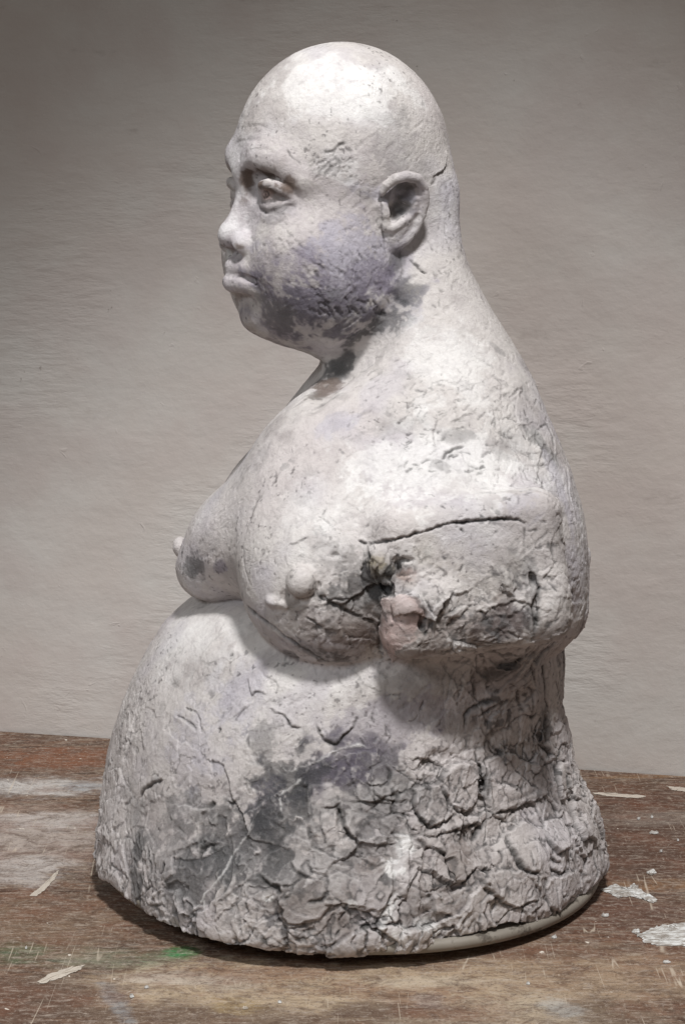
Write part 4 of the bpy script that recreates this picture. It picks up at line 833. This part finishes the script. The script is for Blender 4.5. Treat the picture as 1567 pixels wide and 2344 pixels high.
dab(700, 2270, 520, 60, 0, (0.46, 0.36, 0.25), 0.9); dab(1250, 2240, 380, 60, 0, (0.38, 0.28, 0.19), 0.75); dab(1150, 2330, 300, 40, 0, (0.46, 0.38, 0.28), 0.8)
dab(60, 1940, 200, 80, 0, (0.46, 0.40, 0.365), 0.8); dab(90, 1800, 190, 30, 0, (0.58, 0.56, 0.54), 0.95); dab(40, 1990, 120, 40, 10, (0.52, 0.49, 0.47), 0.6); dab(190, 1800, 50, 16, -5, (0.30, 0.32, 0.34), 0.7); dab(40, 1860, 160, 30, 0, (0.36, 0.27, 0.22), 0.6)
dab(110, 2110, 220, 50, 0, (0.22, 0.15, 0.10), 0.6); dab(60, 2290, 170, 40, 0, (0.10, 0.062, 0.045), 0.85); dab(450, 2330, 300, 26, 0, (0.11, 0.07, 0.05), 0.7); dab(900, 2330, 200, 20, 0, (0.11, 0.07, 0.05), 0.5); dab(1380, 2320, 120, 26, 0, (0.12, 0.08, 0.055), 0.7)
dab(1450, 1930, 240, 110, 0, (0.075, 0.036, 0.024), 0.85); dab(1500, 1830, 200, 30, 0, (0.075, 0.036, 0.024), 0.8); dab(1500, 1872, 170, 20, 4, (0.26, 0.22, 0.19), 0.55); dab(1420, 2090, 160, 40, 0, (0.10, 0.045, 0.030), 0.75); dab(150, 1735, 260, 34, 3, (0.21, 0.085, 0.042), 0.9)
dab(1500, 2025, 120, 14, 0, (0.28, 0.15, 0.07), 0.6); dab(1450, 1800, 220, 14, 4, (0.09, 0.05, 0.03), 0.6); dab(1480, 1778, 160, 5, 4, (0.30, 0.17, 0.08), 0.5)
dab(250, 2195, 150, 22, 4, (0.24, 0.31, 0.22), 0.40, 0.8); dab(50, 2180, 60, 24, 0, (0.09, 0.17, 0.09), 0.5); dab(415, 2180, 42, 11, 6, (0.02, 0.24, 0.07), 0.85, 0.7, 0.9); dab(345, 2192, 60, 13, 0, (0.12, 0.24, 0.14), 0.25, 0.8)
dab(265, 2290, 24, 34, 20, (0.27, 0.30, 0.33), 0.55); dab(120, 1880, 200, 24, 0, (0.60, 0.57, 0.55), 0.6); dab(400, 2240, 120, 12, 0, (0.56, 0.50, 0.43), 0.6); dab(980, 2250, 160, 10, 0, (0.52, 0.44, 0.34), 0.6); dab(860, 2310, 120, 14, 0, (0.11, 0.07, 0.05), 0.7); dab(1250, 2180, 160, 14, 0, (0.13, 0.075, 0.05), 0.7); dab(530, 2250, 60, 16, 0, (0.44, 0.40, 0.34), 0.5); dab(1290, 2310, 40, 22, 30, (0.45, 0.46, 0.45), 0.5)
dab(540, 2300, 60, 14, 0, (0.40, 0.29, 0.13), 0.4); dab(980, 2290, 36, 12, 25, (0.5, 0.5, 0.49), 0.5)
c = T.mix(T.ramp(T.noise(9, 6, 0.7, T.mapping((1, 1.8, 1), (0, 0, -wyaw), (2, 5, 0))), 0.45, 0.62, 0, 0.55), c, (0.175, 0.072, 0.040)); c = T.mix(T.ramp(T.noise(38, 10, 0.82, T.mapping((1, 1.6, 1), (0, 0, -wyaw+0.3)), 0.9), 0.44, 0.62, 0, 0.7), c, (0.085, 0.048, 0.032)); c = T.mix(T.ramp(T.noise(60, 10, 0.82, T.mapping((1, 3.5, 1), (0, 0, -wyaw), (3, 1, 0)), 0.3), 0.48, 0.68, 0, 0.65), c, (0.48, 0.41, 0.35))
# fine wear: speckles and scratches of bare, pale fibre
c = T.mix(T.math('MULTIPLY', T.ramp(fine, 0.52, 0.66), 0.40), c, (0.52, 0.45, 0.38))
c = T.mix(T.math('MULTIPLY', T.ramp(T.noise(420, 4, 0.7), 0.54, 0.66), 0.6), c, (0.07, 0.045, 0.032))
c = T.mix(T.ramp(T.noise(95, 2, 0.5, T.mapping((1, 1, 1), (0, 0, 0.5))), 0.73, 0.76), c, (0.72, 0.66, 0.58))
for a_, sc_, th_ in ((0.9, 26, 0.012), (-0.5, 19, 0.010), (2.2, 31, 0.010), (1.5, 14, 0.008)):
    vv = T.mapping((1, 0.045, 1), (0, 0, a_)); vo = T.n('ShaderNodeTexNoise'); vo.inputs['Scale'].default_value = sc_; vo.inputs['Detail'].default_value = 2; T.l(vv, vo.inputs['Vector'])
    line = T.math('ABSOLUTE', T.math('SUBTRACT', vo.outputs['Fac'], 0.5)); m = T.math('MULTIPLY', T.ramp(line, th_*0.4, 0.0), T.ramp(T.noise(9+sc_*0.2, 3), 0.56, 0.64))
    c = T.mix(T.math('MULTIPLY', m, 0.6), c, (0.60, 0.52, 0.42))
T.l(c, T.b.inputs['Base Color']); T.l(T.ramp(med, 0.3, 0.7, 0.55, 0.85), T.b.inputs['Roughness']); T.b.inputs['Specular IOR Level'].default_value = 0.3
bn = T.bump(grain, 0.0009, 0.4); bn = T.bump(fine, 0.0006, 0.7, bn); T.l(bn, T.b.inputs['Normal'])
def slab_box(name, corners, z0, z1, mat):
    vs = [(x, y, z0) for x, y in corners]+[(x, y, z1) for x, y in corners]; n = len(corners)
    fs = [tuple(range(n))[::-1], tuple(range(n, 2*n))]+[(i, (i+1) % n, n+(i+1) % n, n+i) for i in range(n)]
    me = bpy.data.meshes.new(name); me.from_pydata(vs, [], fs); me.materials.append(mat); o = bpy.data.objects.new(name, me); C.collection.objects.link(o); return o
mid_ = (A_+B_)/2; u2 = wd[:2]; n2 = wn[:2]; m2 = mid_[:2]
gap = 0.003
tt = slab_box('tabletop', [tuple(m2-u2*1.3+n2*gap), tuple(m2-u2*1.3+n2*1.5), tuple(m2+u2*1.3+n2*1.5), tuple(m2+u2*1.3+n2*gap)], -0.04, 0.0, T.m)
tag(tt, kind='structure')

# ------------------------------------------------------------------ wall: brushed plaster
Wm = NT('brushed_wall_plaster')
w1 = Wm.mapping((1.0, 1.0, 2.0), (0, R(2), 0)); s1 = Wm.noise(13, 7, 0.6, w1, 0.15); s2 = Wm.noise(8, 6, 0.55); s3 = Wm.noise(110, 3, 0.55); s4 = Wm.noise(3.0, 5, 0.6); s5 = Wm.noise(46, 4, 0.6, Wm.mapping((0.7, 0.7, 2.6), (0, R(1), 0), (0, 2, 0))); gt = Wm.ramp(Wm.noise(5, 3, 0.5), 0.42, 0.62)
c = Wm.mix(Wm.ramp(s4, 0.35, 0.65), (0.538, 0.488, 0.456), (0.585, 0.563, 0.538)); c = Wm.mix(Wm.ramp(s2, 0.42, 0.62, 0, 0.45), c, (0.505, 0.442, 0.419)); c = Wm.mix(Wm.ramp(s1, 0.36, 0.28, 0, 0.3), c, (0.33, 0.29, 0.265))
pk = Wm.math('MULTIPLY', Wm.ramp(Wm.noise(95, 3, 0.6), 0.70, 0.74), Wm.ramp(Wm.noise(6, 3), 0.54, 0.64)); c = Wm.mix(Wm.math('MULTIPLY', pk, 0.6), c, (0.20, 0.165, 0.145))
Wm.l(c, Wm.b.inputs['Base Color']); Wm.b.inputs['Roughness'].default_value = 0.8; Wm.b.inputs['Specular IOR Level'].default_value = 0.2
bn = Wm.bump(s1, 0.0028, 0.55); bn = Wm.bump(Wm.math('MULTIPLY', s5, gt), 0.0022, 0.7, bn); bn = Wm.bump(s3, 0.0005, 0.6, bn); bn = Wm.bump(s2, 0.008, 0.4, bn); bn = Wm.bump(Wm.ramp(Wm.noise(38, 3, 0.6, None, 1.0), 0.68, 0.76), 0.0006, 0.5, bn); Wm.l(bn, Wm.b.inputs['Normal'])
wl = slab_box('wall', [tuple(m2-u2*1.6-n2*0.1), tuple(m2-u2*1.6), tuple(m2+u2*1.6), tuple(m2+u2*1.6-n2*0.1)], -0.3, 1.6, Wm.m); tag(wl, kind='structure')

# ------------------------------------------------------------------ dried paint and plaster crumbs on the table
Pw = NT('dried_white_paint'); c = Pw.mix(Pw.ramp(Pw.noise(70, 5, 0.7, Pw.mapping((1, 5, 1), (0, 0, -0.1))), 0.40, 0.62), (0.30, 0.27, 0.24), (0.74, 0.75, 0.74)); Pw.l(c, Pw.b.inputs['Base Color']); Pw.b.inputs['Roughness'].default_value = 0.6; Pw.l(Pw.bump(Pw.noise(200, 5), 0.0008, 0.8), Pw.b.inputs['Normal'])
Pb = NT('dried_beige_paint'); c = Pb.mix(Pb.noise(60, 4), (0.42, 0.37, 0.31), (0.62, 0.56, 0.49)); Pb.l(c, Pb.b.inputs['Base Color']); Pb.b.inputs['Roughness'].default_value = 0.75; Pb.l(Pb.bump(Pb.noise(300, 4), 0.0005, 0.7), Pb.b.inputs['Normal'])
def flat(name, pts, hgt, mat, seed=0, ragged=0.0009, per=7):
    q = np.random.RandomState(seed); P = np.array([on_table(a, b)[:2] for a, b in pts]); out = []
    for a, b in zip(P, np.roll(P, -1, 0)):
        for k in range(per): out.append(a+(b-a)*k/per+q.randn(2)*ragged*(k > 0))
    O = np.array(out); cc = O.mean(0); n = len(O); vs = []; 
    for s, z in ((1.0, 0.0004), (0.93, hgt*0.8), (0.75, hgt), (0.45, hgt*0.85)):
        for o_ in O: v = cc+(o_-cc)*s; vs.append((v[0], v[1], z*(1+0.3*q.randn()) if z > 0.0005 else z))
    vs.append((cc[0], cc[1], hgt)); fs = [(i*n+j, i*n+(j+1) % n, (i+1)*n+(j+1) % n, (i+1)*n+j) for i in range(3) for j in range(n)]+[(3*n+j, 3*n+(j+1) % n, 4*n) for j in range(n)]
    vs = [(x-cc[0], y-cc[1], z) for x, y, z in vs]
    me = bpy.data.meshes.new(name); me.from_pydata(vs, [], fs); me.materials.append(mat); o = bpy.data.objects.new(name, me); C.collection.objects.link(o); o.location = (cc[0], cc[1], 0)
    import bmesh
    bm = bmesh.new(); bm.from_mesh(me); bmesh.ops.recalc_face_normals(bm, faces=bm.faces); bm.to_mesh(me); bm.free()
    return o
tag(flat('paint_smear', [(1452, 2140), (1480, 2131), (1500, 2122), (1530, 2118), (1567, 2112), (1620, 2108), (1620, 2165), (1567, 2167), (1510, 2165), (1475, 2160), (1468, 2150)], 0.0012, Pw.m, 1), 'broad streaky smear of dried white paint at the right edge of the table', 'dried paint')
tag(flat('paint_splatter', [(1375, 2040), (1402, 2026), (1420, 2034), (1438, 2035), (1450, 2022), (1460, 2030), (1472, 2045), (1502, 2060), (1495, 2068), (1465, 2058), (1440, 2052), (1410, 2056), (1395, 2046)], 0.0016, Pw.m, 2), 'jagged white plaster splatter on the table just right of the bust base', 'plaster splatter')
tag(flat('paint_smear', [(85, 2248), (120, 2228), (160, 2215), (196, 2210), (180, 2222), (140, 2240), (100, 2252)], 0.0008, Pb.m, 3, 0.0006), 'slim flat beige paint strip near the lower left corner of the table', 'dried paint')
tag(flat('paint_smear', [(68, 2052), (95, 2030), (120, 2005), (136, 1992), (130, 2006), (105, 2036), (85, 2052)], 0.0007, Pb.m, 4, 0.0004), 'slim slanting beige paint strip on the table left of the bust', 'dried paint')
tag(flat('paint_smear', [(1355, 1815), (1400, 1816), (1445, 1820), (1480, 1823), (1460, 1828), (1400, 1824), (1360, 1819)], 0.0006, Pb.m, 5, 0.0008), 'long thin cream paint streak near the wall at the right', 'dried paint')
tag(flat('paint_smear', [(1525, 1800), (1560, 1803), (1590, 1808), (1590, 1816), (1555, 1812), (1535, 1808)], 0.0006, Pb.m, 6, 0.0008), 'short ochre cream paint streak by the wall at the far right', 'dried paint')
LB = {(1383, 2097): 'small oval plaster crumb on the table right of the bust base', (1455, 2135): None}
crumbs = [(1383, 2097, 6), (1495, 1908, 7), (1455, 2135, 9), (1523, 2204, 7), (1460, 1876, 4), (1490, 1872, 3), (1512, 1950, 3), (1266, 2147, 5), (1492, 1999, 9), (60, 2172, 3), (335, 2262, 4), (560, 2310, 5), (640, 2296, 4), (1209, 2253, 4), (300, 2283, 5), (1550, 1925, 3)]
lab = ['small oval plaster crumb on dark wood right of the bust base', 'white plaster crumb on the brown boards behind the splatter at right', 'large oval white flake at the left tip of the white paint smear', 'thin white flake on the table below the white paint smear',
 'tiny plaster crumb on the dark wood nearest the bust at right', 'tiny crumb directly left of the larger crumb near the wall', 'tiny pale crumb above the splatter towards the right edge', 'small pale crumb in front of the rim at right',
 'long pale flake lying by the diagonal scratch at right', 'tiny crumb on the green stained wood at the far left', 'pale flake at the lower left front of the table', 'yellowish flake in the foreground centre left', 'small flake in the foreground centre',
 'small pale flake in the right foreground', 'pale chip beside the bluish stain in the left foreground', 'tiny crumb at the right edge near the pale streak']
for i, ((x, y, r), lb) in enumerate(zip(crumbs, lab)):
    q = np.random.RandomState(i); pts = [(x+r*(1.1+0.3*q.randn())*math.cos(a), y+r*0.5*(1+0.2*q.randn())*math.sin(a)) for a in np.linspace(0, 2*math.pi, 7)[:-1]]
    tag(flat('plaster_crumb', pts, 0.0016, Pw.m if i != 11 else Pb.m, i, 0.0001, 2), lb, 'plaster crumb', 'plaster crumbs scattered on the table')
print('done', time.time()-T0)
